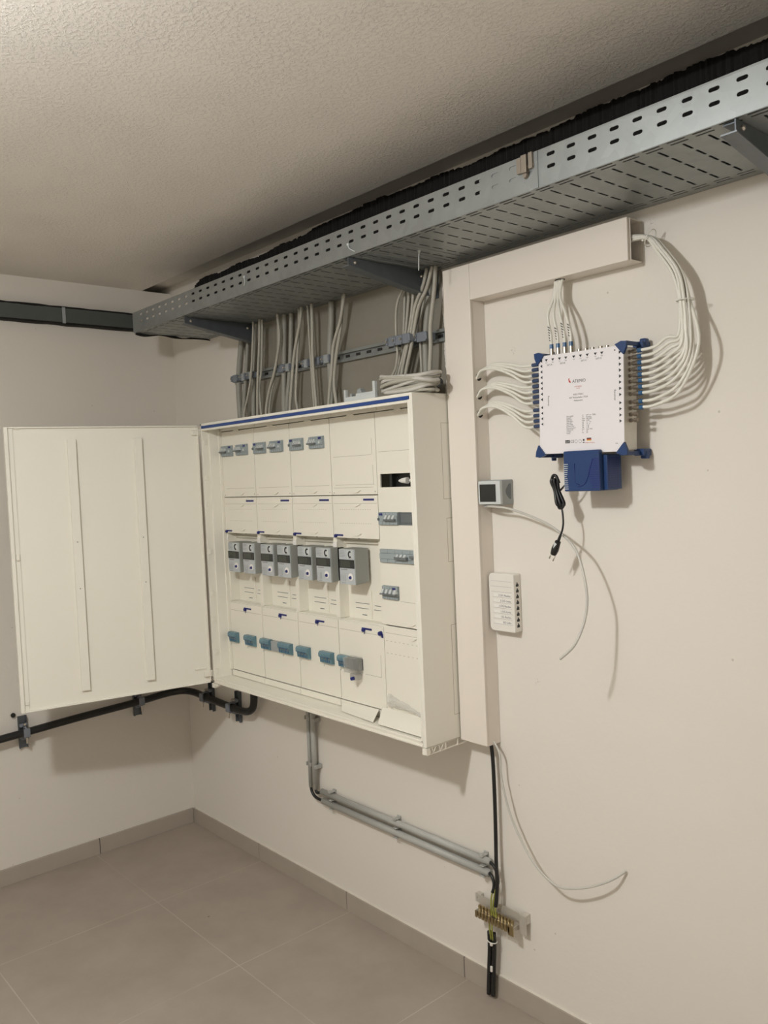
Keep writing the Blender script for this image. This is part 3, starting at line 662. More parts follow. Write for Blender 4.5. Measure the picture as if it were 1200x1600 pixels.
# ------------------------------------------------------------ devices in the cabinet
def breaker(x0, x1, z0, z1, n, flip, label, group, tw=0.5, markw=0.016):
    """modular breaker: n toggles; toggles at the left part (or right when flip)"""
    t = empty('circuit_breaker', ((x0+x1)/2, -0.08, z0), label, 'circuit breaker', group)
    w = x1-x0; h = z1-z0; F0 = -0.1385
    W = MB(); W.box(x0+0.0045, x1-0.0025, F0+0.004, -0.08, z0+0.0015, z1-0.0015)
    W.box(x0+0.0045, x1-0.0025, F0, F0+0.003, z0+0.0025, z0+h*0.30, 0.0006); W.box(x0+0.0045, x1-0.0025, F0, F0+0.003, z1-h*0.30, z1-0.0025, 0.0006)
    W.box(x0+0.0045, x1-0.0025, F0-0.002, F0+0.005, z0+h*0.31, z1-h*0.31, 0.0006)
    W.build('body', 'grey', t)
    tw0, tw1 = (x0+w*(1-tw)-0.004, x1-0.005) if flip else (x0+0.005, x0+w*tw+0.006)
    W = MB(); W.box(tw0, tw1, F0-0.013, F0-0.002, z0+h*0.37, z0+h*0.48, 0.001); W.build('toggle_bar', 'dgrey', t)
    ww = (tw1-tw0)/n
    for i in range(n):
        W = MB(); a = tw0+ww*(i+0.25)
        W.prism([(F0-0.002, z0+h*0.49), (F0-0.013, z0+h*0.49), (F0-0.006, z0+h*0.76), (F0-0.002, z0+h*0.76)], 'x', a, a+ww*0.5); W.build('toggle', 'lgrey', t)
    W = MB()
    for i in range(n+2): W.box(x0+0.006+i*(w-0.010)/(n+2), x0+0.006+i*(w-0.010)/(n+2)+0.0008, F0-0.0004, F0, z0+0.003, z0+h*0.30)
    for i in range(n+2): W.box(x0+0.006+i*(w-0.010)/(n+2), x0+0.006+i*(w-0.010)/(n+2)+0.0008, F0-0.0004, F0, z1-h*0.30, z1-0.003)
    W.build('module_joint', 'dgrey', t)
    mx = x0+0.010 if flip else x1-0.010-markw
    W = MB(); W.box(mx, mx+markw, F0-0.0010, F0-0.0002, z1-h*0.26, z1-h*0.11); W.build('blue_mark', 'navy', t)
    W = MB(); tb = (x0+0.006) if flip else (x1-0.020)
    W.box(tb, tb+0.007, F0-0.007, F0-0.002, z0+h*0.38, z0+h*0.56, 0.001); W.build('test_button', 'dgrey' if flip else 'lgrey', t)
    return t
posn = ['leftmost', 'second from the left', 'third from the left', 'fourth from the left', 'fifth from the left', 'rightmost']
for i, (a, b) in enumerate(DEV_TOP):
    breaker(a, b, 1.8095, 1.8570, 4, i in (2, 4), 'grey circuit breaker in the top row of the cabinet, '+posn[i]+' of six', 'circuit breakers in the top row')
breaker(1.654, 1.754, 1.5355, 1.5815, 3, True, 'grey circuit breaker in the right column filling the left half of the dark lower opening', 'circuit breakers in the right column', 0.55)
# wide combined device
t = breaker(1.654, 1.884, 1.4095, 1.458, 4, False, 'wide grey circuit breaker unit filling the third opening of the right column', 'circuit breakers in the right column', 0.0)
t0 = t
for c in list(children(t)):
    if c.name.startswith('toggle'): bpy.data.objects.remove(c)
W = MB(); W.box(1.742, 1.800, -0.152, -0.140, 1.425, 1.434, 0.001); W.build('toggle_bar', 'dgrey', t)
for i in range(3):
    W = MB(); W.prism([(-0.140, 1.434), (-0.150, 1.434), (-0.144, 1.442), (-0.140, 1.442)], 'x', 1.748+i*0.018, 1.757+i*0.018); W.build('toggle', 'lgrey', t)
W = MB(); W.box(1.815, 1.860, -0.152, -0.140, 1.432, 1.440, 0.001); W.build('toggle_bar', 'dgrey', t)
breaker(1.657, 1.740, 1.286, 1.334, 4, False, 'grey four-pole circuit breaker alone in the lowest opening of the right column', 'circuit breakers in the right column', 0.95)
# black rail adaptor in the lower dark opening
W = MB(); W.box(1.757, 1.835, -0.128, -0.07, 1.532, 1.586); W.box(1.761, 1.83, -0.131, -0.128, 1.545, 1.575, 0.001)
tag(W.build('rail_spacer', 'dgrey'), 'dark grey blank module beside the breaker in the dark opening', 'module')
# fuse holders in the top opening
t = empty('fuse_holder', (1.76, -0.07, 1.655), 'black fuse base with white cartridges behind the top opening of the right column', 'fuse holder')
W = MB(); W.box(1.705, 1.895, -0.100, -0.06, 1.655, 1.715, 0.002); W.box(1.700, 1.712, -0.118, -0.06, 1.655, 1.715, 0.001); W.build('base', 'black', t)
for x in (1.765, 1.815, 1.862):
    W = MB(); W.rev((x-0.024, -0.112, 1.683), (x+0.018, -0.112, 1.683), [(0, 0.003), (0.35, 0.008), (1, 0.011)], 12); W.build('cartridge', 'paper', t)
W = MB(); W.box(1.80, 1.885, -0.120, -0.10, 1.697, 1.708, 0.002); W.build('lever', 'gink', t)

# electricity meters
MX = [0.711, 0.826, 0.961, 1.076, 1.211, 1.326, 1.462]
def meter(x0, label):
    z0, z1 = 1.327, 1.452; w = 0.086; F0 = -0.160
    t = empty('electricity_meter', (x0+w/2, PY, z0), label, 'electricity meter', 'electricity meters in the middle row')
    W = MB(); W.prism([(F0+0.004, z0), (PY-0.0125, z0+0.006), (PY-0.0125, z1+0.0), (F0+0.004, z1)], 'x', x0, x0+w); W.build('housing', 'meter', t, bevel=0.0015)
    W = MB(); W.box(x0+0.001, x0+w-0.001, F0, F0+0.004, z0+0.001, z1-0.001, 0.0012); W.build('face_plate', 'mface', t)
    W = MB(); W.box(x0+0.002, x0+w-0.001, F0-0.0014, F0-0.0001, z0+0.058, z0+0.088, 0.0004); d = W.build('display_window', 'lcdw', t)
    W = MB(); W.box(x0+0.010, x0+0.064, F0-0.0018, F0-0.0014, z0+0.062, z0+0.084); W.build('screen', 'lcd', d)
    W = MB(); W.box(x0+0.048, x0+0.080, F0-0.003, F0-0.0001, z0+0.092, z0+0.121, 0.001); p = W.build('optical_port', 'lgrey', t)
    W = MB(); cx_, cz_ = x0+0.066, z0+0.107
    W.tube([(cx_+0.007*math.cos(q), F0-0.0035, cz_+0.010*math.sin(q)) for q in [0.9+4.5*k/10 for k in range(11)]], 0.0028, 6, 2); W.build('ring', 'black', p)
    W = MB(); W.rev((x0+0.062, F0, z0+0.028), (x0+0.062, F0-0.0012, z0+0.028), [(0, 0.013), (1, 0.013)], 16); s = W.build('seal_disc', 'paper', t)
    W = MB(); W.rev((x0+0.062, F0-0.0012, z0+0.026), (x0+0.062, F0-0.006, z0+0.026), [(0, 0.006), (1, 0.005)], 12); W.build('blue_seal', 'navy', s)
    W = MB()
    for k in range(5): W.box(x0+0.006, x0+0.030+0.004*(k % 2), F0-0.0006, F0-0.0001, z0+0.119-k*0.0055, z0+0.1202-k*0.0055)
    W.box(x0+0.010, x0+0.045, F0-0.0006, F0-0.0001, z0+0.0515, z0+0.0545)
    for k in range(4): W.box(x0+0.006+k*0.008, x0+0.0072+k*0.008, F0-0.0006, F0-0.0001, z0+0.010, z0+0.035)
    for k in range(5): W.box(x0+0.008+k*0.0075, x0+0.0105+k*0.0075, F0-0.0006, F0-0.0001, z0+0.040-0.003*(k % 2), z0+0.0412-0.003*(k % 2))
    W.box(x0+0.010, x0+0.032, F0-0.0006, F0-0.0001, z0+0.005, z0+0.0065)
    W.build('printed_marks', 'gink', t)
    return t
mposn = ['leftmost', 'second from the left', 'third from the left', 'middle', 'fifth from the left', 'sixth from the left', 'rightmost']
m0 = meter(MX[0], 'grey electricity meter with dark display, leftmost of the row of seven')
for i in range(1, 7):
    c = copy_tree(m0); c.location.x += MX[i]-MX[0]; c['label'] = 'grey electricity meter with dark display, '+mposn[i]+' of the row of seven'

# sealed selective breakers with teal covers
def sealed(x0, x1, label):
    z0, z1 = 1.021, 1.064; w = x1-x0
    t = empty('sealed_breaker', ((x0+x1)/2, -0.08, z0), label, 'circuit breaker', 'breakers under teal covers in the bottom row')
    W = MB(); W.box(x0+0.003, x1-0.003, -0.134, -0.08, z0+0.002, z1-0.002)
    for i in range(3): W.box(x0+w*(0.18+0.27*i), x0+w*(0.30+0.27*i), -0.146, -0.134, z0+0.014, z0+0.030, 0.001)
    W.build('body', 'dgrey', t)
    W = MB()
    W.prism([(-0.1305, z0-0.001), (-0.143, z0+0.002), (-0.145, z0+0.020), (-0.151, z0+0.025), (-0.151, z1-0.006), (-0.146, z1+0.001), (-0.1305, z1+0.001)], 'x', x0-0.001, x1+0.001)
    W.build('transparent_cover', 'teal', t)
    W = MB()
    for i in range(3): W.box(x0+w*(0.10+0.29*i), x0+w*(0.27+0.29*i), -0.1524, -0.1512, z0+0.024, z0+0.027)
    for i in range(5): W.box(x0+w*(0.08+0.18*i), x0+w*(0.10+0.18*i), -0.1462, -0.1435, z0+0.006, z0+0.018)
    W.build('ridge', 'boot', t)
    W = MB(); W.tube([(x0+w*0.55, -0.152, z0+0.002), (x0+w*0.55, -0.155, z0-0.006)], 0.0012, 5, 1); W.build('seal_wire', 'clampl', t)
    return t
for i, (a, b) in enumerate([(0.657, 0.716), (0.782, 0.849), (0.903, 0.966), (1.031, 1.110), (1.156, 1.226), (1.301, 1.370), (1.411, 1.459)]):
    sealed(a, b, 'breaker under a teal transparent cover in the bottom row, '+mposn[i]+' of seven')
W = MB(); W.box(0.969, 1.028, -0.140, -0.08, 1.0225, 1.062, 0.001)
tag(W.build('blank_module', 'clampl'), 'grey blank strip between the third and fourth teal covered breakers', 'module')
t = empty('surge_module', (1.50, -0.08, 1.0), 'grey module under a clear sealed cover at the right end of the teal covered breakers', 'module')
W = MB(); W.box(1.461, 1.531, -0.150, -0.08, 1.024, 1.062, 0.001); W.build('body', 'dgrey', t)
W = MB(); W.prism([(-0.135, 1.014), (-0.172, 1.018), (-0.176, 1.070), (-0.135, 1.070)], 'x', 1.478, 1.534); W.box(1.495, 1.530, -0.162, -0.135, 0.992, 1.013, 0.002); W.build('clear_cover', 'clear', t)
W = MB(); W.rev((1.515, -0.160, 0.998), (1.515, -0.172, 0.998), [(0, 0.007), (1, 0.006)], 12); W.build('blue_seal', 'navy', t)

# loose cover plates and plastic bag at the bottom right of the cabinet
def plate(q, label):
    W = MB(); a, b, c, d = [Vector(p) for p in q]; n = (b-a).cross(d-a).normalized()*0.002
    if n.z > 0: n = -n
    W.add([a, b, c, d, a+n, b+n, c+n, d+n], [(0, 1, 2, 3), (4, 5, 6, 7), (0, 1, 5, 4), (1, 2, 6, 5), (2, 3, 7, 6), (3, 0, 4, 7)])
    tag(W.build('cover_plate', 'cream', bevel=0.0005), label, 'cover plate', 'loose cover plates lying in the cabinet')
plate([(1.41, -0.1355, 0.888), (1.615, -0.1355, 0.901), (1.652, -0.196, 0.8775), (1.46, -0.178, 0.8765)], 'loose cream cover plate lying tilted in the cabinet bottom, left of the dark gap')
plate([(1.630, -0.1325, 0.912), (1.902, -0.1325, 0.912), (1.903, -0.200, 0.8775), (1.682, -0.200, 0.8785)], 'loose cream cover plate lying tilted in the bottom right corner of the cabinet')
W = MB(); n = 12; bv = []; bf = []
for i in range(n+1):
    for j in range(5):
        x = 1.665+0.17*i/n; z = 0.918+j*0.012*(1-0.075*i)+random.uniform(-.003, .003); y = -0.1335-0.012*math.sin(PI*j/4)*random.uniform(.5, 1.2)
        bv.append((x, y, z))
for i in range(n):
    for j in range(4): a = i*5+j; bf.append((a, a+1, a+6, a+5))
W.add(bv, bf); tag(W.build('plastic_bag', 'bag', solid=0.0006), 'crumpled clear plastic bag lying above the tilted plate in the cabinet', 'plastic bag')

# ------------------------------------------------------------ cables between tray and cabinet
LEFT = [
([(0.683, -0.02, 2.337), (0.637, -0.02, 2.146), (0.635, -0.02, 2.007)], 0.0115),
([(0.739, -0.025, 2.324), (0.703, -0.025, 2.146), (0.67, -0.025, 2.002)], 0.008),
([(0.83, -0.06, 2.307), (0.801, -0.06, 2.149), (0.77, -0.06, 2.065), (0.733, -0.06, 1.994)], 0.0045),
([(0.802, -0.025, 2.314), (0.769, -0.025, 2.163), (0.75, -0.025, 1.993)], 0.0095),
([(0.881, -0.065, 2.264), (0.857, -0.065, 2.126), (0.841, -0.065, 1.984)], 0.0052),
([(0.889, -0.055, 2.295), (0.871, -0.055, 2.157), (0.849, -0.055, 2.088), (0.854, -0.055, 1.989)], 0.005),
([(1.014, -0.06, 2.328), (1.018, -0.06, 2.259), (0.974, -0.06, 2.14), (0.925, -0.06, 2.061), (0.898, -0.06, 1.987)], 0.0058),
([(0.990, -0.045, 2.33), (0.985, -0.05, 2.2), (0.949, -0.05, 2.101), (0.927, -0.05, 2.057), (0.907, -0.05, 1.989)], 0.004),
([(1.008, -0.025, 2.332), (0.988, -0.025, 2.128), (0.977, -0.025, 1.987)], 0.0105),
([(1.047, -0.02, 2.326), (1.025, -0.02, 2.155), (0.991, -0.02, 1.997)], 0.009),
([(1.162, -0.06, 2.307), (1.114, -0.06, 2.19), (1.084, -0.06, 2.063), (1.067, -0.06, 1.982)], 0.006),
([(1.137, -0.05, 2.279), (1.112, -0.05, 2.135), (1.096, -0.05, 2.025), (1.103, -0.05, 1.985)], 0.0055),
([(1.208, -0.055, 2.3), (1.211, -0.055, 2.158), (1.218, -0.055, 1.983)], 0.004),
([(1.238, -0.06, 2.295), (1.231, -0.06, 2.137), (1.239, -0.06, 1.985)], 0.0062),
([(1.303, -0.02, 2.287), (1.284, -0.02, 2.151), (1.285, -0.02, 1.989)], 0.011),
([(1.407, -0.06, 2.27), (1.361, -0.06, 2.187), (1.344, -0.06, 2.105), (1.317, -0.06, 1.985)], 0.006),
([(1.396, -0.05, 2.252), (1.358, -0.05, 2.139), (1.341, -0.05, 2.053), (1.348, -0.05, 1.984)], 0.0065),
]
RIGHT = [
([(1.781, -0.06, 2.33), (1.731, -0.06, 2.302), (1.706, -0.06, 2.252), (1.701, -0.06, 2.157), (1.703, -0.06, 2.109), (1.691, -0.06, 2.062), (1.666, -0.06, 2.024)], 0.0042),
([(1.726, -0.035, 2.317), (1.72, -0.035, 2.252), (1.709, -0.035, 2.162), (1.695, -0.035, 2.111), (1.657, -0.035, 2.026)], 0.0052),
([(1.757, -0.045, 2.31), (1.746, -0.045, 2.246), (1.731, -0.045, 2.163), (1.725, -0.045, 2.123), (1.686, -0.045, 2.025)], 0.0052),
([(1.79, -0.055, 2.324), (1.777, -0.055, 2.24), (1.752, -0.055, 2.157), (1.719, -0.055, 2.083), (1.695, -0.055, 2.024)], 0.0055),
([(1.837, -0.06, 2.305), (1.797, -0.06, 2.247), (1.771, -0.06, 2.16), (1.747, -0.06, 2.112), (1.717, -0.06, 2.023)], 0.006),
([(1.859, -0.065, 2.295), (1.819, -0.065, 2.243), (1.788, -0.065, 2.157), (1.774, -0.065, 2.115), (1.74, -0.065, 2.02)], 0.006),
([(1.816, -0.03, 2.294), (1.793, -0.03, 2.216), (1.784, -0.03, 2.161), (1.784, -0.03, 2.123), (1.785, -0.03, 2.038)], 0.0045),
([(1.828, -0.02, 2.306), (1.806, -0.02, 2.191), (1.797, -0.02, 2.122), (1.797, -0.02, 2.034)], 0.011),
([(1.889, -0.06, 2.29), (1.865, -0.06, 2.178), (1.862, -0.06, 2.11), (1.853, -0.06, 2.028)], 0.007),
([(1.782, -0.03, 2.321), (1.768, -0.03, 2.256), (1.729, -0.03, 2.164), (1.695, -0.03, 2.087), (1.675, -0.03, 2.028)], 0.0045),
]
def drop(tbl, grp, lab, cnt):
    order = sorted(range(len(tbl)), key=lambda i: tbl[i][0][len(tbl[i][0])//2][0])
    rank = {i: k for k, i in enumerate(order)}
    for i, (p, r) in enumerate(tbl):
        p = list(p); a, b = p[0], p[1]
        if a[2] < 2.352:
            tt = (2.3585-a[2]); sl = (a[0]-b[0])/max(0.02, a[2]-b[2]); p = [(a[0]+sl*tt*0.6, a[1], 2.3585)]+p
        l = p[-1]; p.append((l[0]+0.003, l[1], 1.9535))
        W = MB(); W.tube(p, r, 12 if r > .008 else 8, 5)
        kind = 'thick' if r > 0.0075 else 'thin'
        tag(W.build('drop_cable', 'cable' if r < .0075 else 'pipe2'), '%s grey %s below the tray, %s' % (kind, 'conduit' if kind == 'thick' else 'cable', lab % (ORD[rank[i]], cnt)), 'cable', grp)
drop(LEFT, 'cables dropping into the left of the cabinet', '%s from left in the left group of %s', 'seventeen')
drop(RIGHT, 'cables dropping behind the cable coil', '%s from left of %s above the coil', 'ten')
# cable rail with clamps
t = empty('mounting_rail', (1.27, 0, 2.127), 'galvanised slotted rail across the wall behind the dropping cables', 'rail')
W = MB(); W.box(0.600, 1.93, -0.004, -0.001, 2.128, 2.168); W.box(0.600, 1.93, -0.014, -0.004, 2.128, 2.131); W.box(0.600, 1.93, -0.014, -0.004, 2.165, 2.168)
W.box(0.600, 1.93, -0.0155, -0.0135, 2.128, 2.138); W.box(0.600, 1.93, -0.0155, -0.0135, 2.158, 2.168); W.build('rail_profile', 'galv', t)
W = MB(); 
for k in range(22): W.box(0.64+k*0.06, 0.665+k*0.06, -0.0046, -0.004, 2.143, 2.153)
W.build('slot', 'dark', t)
def rclamp(x, w, y, m, label):
    t = empty('cable_clamp', (x, -0.015, 2.13), label, 'cable clamp', 'clamps on the cable rail')
    W = MB(); W.box(x-w/2, x+w/2, y-0.007, y+0.002, 2.132, 2.164, 0.003); W.build('saddle', m, t)
    W = MB(); W.box(x-w/2-0.006, x-w/2+0.003, y-0.012, -0.016, 2.136, 2.160, 0.002); W.box(x+w/2-0.003, x+w/2+0.006, y-0.010, -0.016, 2.136, 2.160, 0.002); W.build('jaw', 'clamp', t)
    W = MB(); W.rev((x-w/2, y-0.006, 2.148), (x-w/2, y-0.017, 2.148), [(0, 0.004), (1, 0.004)], 8); W.build('screw', 'metal', t)
for i, (x, w_, y, m_) in enumerate([(0.638, 0.034, -0.035, 'clamp'), (0.705, 0.026, -0.035, 'clampl'), (0.768, 0.030, -0.037, 'clampl'), (0.990, 0.036, -0.038, 'clamp'),
                                   (1.030, 0.028, -0.032, 'clampl'), (1.150, 0.026, -0.03, 'clampl'), (1.222, 0.026, -0.03, 'clamp'), (1.285, 0.034, -0.034, 'clampl')]):
    rclamp(x, w_, y, m_, 'small clamp on the wall rail, %s from its left end' % ORD[i])
for i, (x, w_) in enumerate([(1.698, 0.034), (1.732, 0.034), (1.768, 0.034)]):
    rclamp(x, w_, -0.075, 'clamp', 'grey clamp on the rail above the cable coil, %s from left of four' % ORD[i])
rclamp(1.815, 0.045, -0.05, 'clamp', 'wide grey clamp on the rail above the cable coil, rightmost of four')
# coil of spare cable on the cabinet top
t = empty('cable_coil', (1.83, -0.13, 1.9525), 'coil of spare grey cable lying on the right end of the cabinet top', 'cable coil')
for k in range(8):
    cx_, cy_, cz_ = 1.845+random.uniform(-.006, .006), -0.145+random.uniform(-.004, .004), 1.9600+k*0.0075
    ax, ay = 0.105+random.uniform(-.008, .010), 0.055+random.uniform(-.012, .004)
    tl = random.uniform(-.010, .010); pts = []
    for j in range(15):
        q = 2*PI*j/14+0.7*k
        s_, c_ = math.sin(q), math.cos(q); sg = lambda v: math.copysign(abs(v)**0.7, v)
        pts.append((cx_+ax*sg(c_), cy_+ay*sg(s_), max(1.9600, cz_+tl*c_+0.006*math.sin(2*q+k))))
    W = MB(); W.tube(pts, 0.0062 if k % 3 else 0.0048, 8, 4); W.build('winding', 'cable2' if k % 2 else 'cable', t)
W = MB(); W.tube([(1.945, -0.13, 1.985), (1.962, -0.125, 1.992), (1.965, -0.120, 1.978), (1.95, -0.125, 1.968)], 0.004, 6, 4); W.build('end_cap', 'black', t)
# grey plastic strip with upturned ends on the cabinet top
t = empty('plastic_support', (1.62, -0.17, 1.9525), 'pale grey plastic support strip with upturned ends on top of the cabinet', 'plastic strip')
W = MB(); W.box(1.553, 1.715, -0.178, -0.166, 1.953, 1.972, 0.001); W.box(1.553, 1.562, -0.178, -0.166, 1.972, 1.998, 0.001); W.box(1.703, 1.715, -0.178, -0.166, 1.972, 2.012, 0.001)
W.box(1.60, 1.70, -0.164, -0.150, 1.953, 1.982, 0.001); W.build('strip', 'lgrey', t)
W = MB(); W.prism([(1.585, 1.974), (1.592, 1.996), (1.606, 2.0), (1.618, 1.980), (1.62, 1.974)], 'y', -0.150, -0.13); W.box(1.568, 1.578, -0.164, -0.150, 1.953, 1.984, .001); W.build('hook', 'clampl', t)
W = MB(); W.prism([(0.605, -0.115), (0.635, -0.150), (0.72, -0.120), (0.745, -0.04), (0.62, -0.045)], 'z', 1.9526, 1.9600)
tag(W.build('torn_board', 'board'), 'torn piece of brown board on the left end of the cabinet top', 'board')

# ------------------------------------------------------------ trunking
RX0, RX1, RY, RZ = 1.9329, 2.0430, -0.0658, 0.845
t = empty('vertical_trunking', (1.988, 0, RZ), 'tall white plastic cable trunking standing beside the cabinet', 'cable trunking')
W = MB(); W.box(RX0, RX1-0.001, RY+0.010, -0.001, RZ, 2.331); W.build('channel', 'trunk', t)
W = MB(); W.box(RX0-0.001, RX1, RY, RY+0.0095, RZ+0.001, 2.333, 0.0015); W.build('lid', 'trunk', t)
W = MB()
for z in (1.992, 1.935, 1.879): W.rev((RX1-0.0012, -0.038, z), (RX1+0.0004, -0.038, z), [(0, 0.012), (1, 0.012)], 16)
W.build('cable_hole', 'dark', t)
t = empty('horizontal_trunking', (2.32, 0, 2.2243), 'short white plastic cable trunking running right under the cable tray', 'cable trunking')
W = MB(); W.box(RX1+0.0005, 2.5917, RY+0.010, RY+0.012, 2.2243, 2.331); W.box(RX1+0.0005, 2.5917, RY+0.012, -0.001, 2.2243, 2.2265)
W.box(RX1+0.0005, 2.5917, RY+0.012, -0.001, 2.329, 2.331); W.box(RX1+0.0005, 2.5917, -0.003, -0.001, 2.2265, 2.329); W.build('channel', 'trunk', t)
W = MB(); W.box(RX1+0.001, 2.589, RY, RY+0.0095, 2.2235, 2.333, 0.0015); W.build('lid', 'trunk', t)
W = MB(); W.rev((2.357, -0.038, 2.2245), (2.357, -0.038, 2.2238), [(0, 0.014), (1, 0.014)], 16); W.build('cable_hole', 'dark', t)
W = MB(); W.box(2.5915, 2.5925, -0.062, -0.003, 2.2265, 2.329); 
# ------------------------------------------------------------ multiswitch
MO = Vector((2.452, -0.07, 1.875)); mrot = Matrix.Translation(MO) @ Matrix.Rotation(0.022, 4, 'Y') @ Matrix.Translation(-MO)
def mm(): w_ = MB(); w_.M = mrot; return w_
ms = empty('multiswitch', (2.452, -0.0, 1.74), 'white square satellite multiswitch with blue corner feet on the wall', 'multiswitch')
X0, X1, Z0, Z1 = 2.319, 2.587, 1.740, 2.0095
W = mm(); W.box(X0+0.003, X1-0.001, -0.097, -0.040, Z0+0.003, Z1-0.003, 0.0015); W.build('housing', 'side', ms)
W = mm(); W.box(X0, X1, -0.101, -0.0975, Z0, Z1, 0.0008); W.build('lid', 'msw', ms)
for i, (x, z, sx, sz) in enumerate(((X0, Z1, -1, 1), (X1, Z1, 1, 1), (X0, Z0, -1, -1), (X1, Z0, 1, -1))):
    W = mm()
    W.prism([(x-sx*0.022, z+sz*0.003), (x-sx*0.004, z+sz*0.010), (x+sx*0.012, z+sz*0.008), (x+sx*0.010, z-sz*0.006), (x+sx*0.002, z-sz*0.024), (x-sx*0.004, z-sz*0.018)], 'y', -0.106, -0.0975)
    W.box(min(x, x+sx*0.008)-0.001, max(x, x+sx*0.008)+0.001, -0.0975, -0.04, min(z, z+sz*0.010), max(z, z+sz*0.010), 0.001)
    W.box(x-0.012, x+0.012+sx*0.006, -0.040, -0.002, min(z-sz*.006, z+sz*0.012), max(z-sz*.006, z+sz*0.012), 0.003)
    W.box(x+sx*0.008-0.006, x+sx*0.016+0.004, -0.030, -0.012, min(z, z+sz*0.020), max(z, z+sz*0.020), 0.003)
    W.build('corner_foot', 'psu', ms)
ZL = [1.9977, 1.984, 1.9683, 1.9529, 1.9375, 1.9229, 1.9075, 1.8924, 1.8703, 1.8548, 1.8397, 1.8246]
ZR = [1.9904, 1.9753, 1.9601, 1.945, 1.9298, 1.9146, 1.8988, 1.8832, 1.8623, 1.847, 1.8313, 1.8161]
XT = [2.346, 2.3678, 2.3902, 2.4109, 2.4366, 2.458, 2.4792, 2.5042, 2.5238]
CYY = -0.072
for z in ZL:
    W = MB(); W.rev((X0+0.008, CYY, z), (X0-0.020, CYY, z), [(0, .005), (0.5, .005), (0.5, .0035), (1, .0035)], 8); W.build('connector', 'conn', ms)
for i, z in enumerate(ZR):
    W = MB(); W.rev((X1-0.004, CYY, z), (X1+0.020, CYY, z), [(0, .005), (0.3, .0055), (0.3, .0035), (0.6, .0035), (0.6, .0055), (1, .0055)], 8); W.build('connector', 'conn', ms)
for x in XT:
    W = MB(); zz = 2.0105-(x-2.346)*0.022; W.rev((x, CYY, zz-0.006), (x, CYY, zz+0.010), [(0, .007), (.4, .007), (.4, .0055), (1, .0055)], 10); W.build('connector', 'conn', ms)
F0 = -0.1012
def mt(x, z): v = mrot @ Vector((x, F0, z)); return v
tri = mm()
for z in ZL: tri.add([(X0+0.006, F0-.0001, z-0.002), (X0+0.013, F0-.0001, z+0.0025), (X0+0.013, F0-.0001, z-0.0065)], [(0, 1, 2)])
for z in ZR: z -= 0.0; tri.add([(X1-0.006, F0-.0001, z+0.002), (X1-0.013, F0-.0001, z+0.0065), (X1-0.013, F0-.0001, z-0.0025)], [(0, 1, 2)])
for x in XT: zt = 1.9995; tri.add([(x-0.005, F0-.0001, zt), (x+0.005, F0-.0001, zt), (x, F0-.0001, zt-0.007)], [(0, 1, 2)])
tri.box(X1-0.026, X1-0.023, F0-.0002, F0, 1.997, 2.001); tri.build('arrow_print', 'ink', ms)
items = []
def ti(s, size, x, z, rot=0.0, al='CENTER'): v = mt(x, z); items.append((s, size, (v.x, v.y-0.0001, v.z), rot+0.022, al))
ti('SAT-A', 0.0065, 2.357, 1.981); ti('SAT-B', 0.0065, 2.400, 1.981); ti('SAT-C', 0.0065, 2.468, 1.981); ti('SAT-D', 0.0065, 2.514, 1.981)
for x, s in zip(XT, ('low', 'high', 'low', 'high', 'terr', 'low', 'high', 'low', 'high')): ti(s, 0.0040, x, 1.9885)
ti('Receiver', 0.008, X0+0.030, 1.885, PI*0.5, 'CENTER'); ti('Receiver', 0.008, X1-0.028, 1.885, PI*0.5, 'CENTER')
ti('ATEMIO', 0.0118, 2.452, 1.9275)
ti('AMS 17/24-2', 0.0062, 2.449, 1.894); ti('SAT Multischalter 17/24', 0.0060, 2.449, 1.886); ti('Multiswitch', 0.0060, 2.449, 1.878)
for k, (a, b_, c_) in enumerate([('Input signals', '17', 'SAT 16 + TERR'), ('Outputs', '24', 'Receiver'), ('SAT freq.', 'MHz', '950-2200'), ('TERR freq.', 'MHz', '5-862'), ('Gain SAT', 'dB', '-2 ... +4'),
                                 ('Gain TERR', 'dB', '-4 ... 0'), ('Isolation SAT', 'dB', '> 30'), ('Decoupling H/V', 'dB', '> 28'), ('LNB power', 'mA', 'max. 2000'), ('Voltage', 'V', '18'), ('Power', 'W', '30')]):
    z = 1.838-k*0.0046; ti(a, 0.0046, 2.410, z, 0, 'LEFT'); ti(b_, 0.0046, 2.460, z, 0, 'LEFT'); ti(c_, 0.0046, 2.473, z, 0, 'LEFT')
ti('CE', 0.0100, 2.428, 1.7680, 0, 'CENTER')
ti('IP20', 0.0042, X1-0.022, 1.742+0.018)
texts(items, 'ink', ms)
items = []; ti('MULTIMEDIA', 0.0040, 2.449, 1.9155); ti('europe', 0.0040, 2.449, 1.9110); ti('Made in Germany', 0.0040, 2.484, 1.7655); texts(items, 'red', ms)
W = mm(); W.prism([(2.418, 1.939), (2.422, 1.941), (2.421, 1.936), (2.425, 1.932), (2.426, 1.928), (2.420, 1.930)], 'y', F0-.0003, F0); W.build('red_logo_mark', 'red', ms)
W = mm(); W.box(2.405, 2.420, F0-.0002, F0, 1.767, 1.775); W.box(2.474, 2.488, F0-.0002, F0, 1.7765, 1.779); 
for cx_ in (2.440, 2.453):
    for q in range(12): 
        a0, a1 = 2*PI*q/12, 2*PI*(q+1)/12; R1, R2 = .0046, .0040
        W.add([(cx_+R1*math.cos(a0), F0-.0001, 1.7712+R1*math.sin(a0)), (cx_+R1*math.cos(a1), F0-.0001, 1.7712+R1*math.sin(a1)), (cx_+R2*math.cos(a1), F0-.0001, 1.7712+R2*math.sin(a1)), (cx_+R2*math.cos(a0), F0-.0001, 1.7712+R2*math.sin(a0))], [(0, 1, 2, 3)])
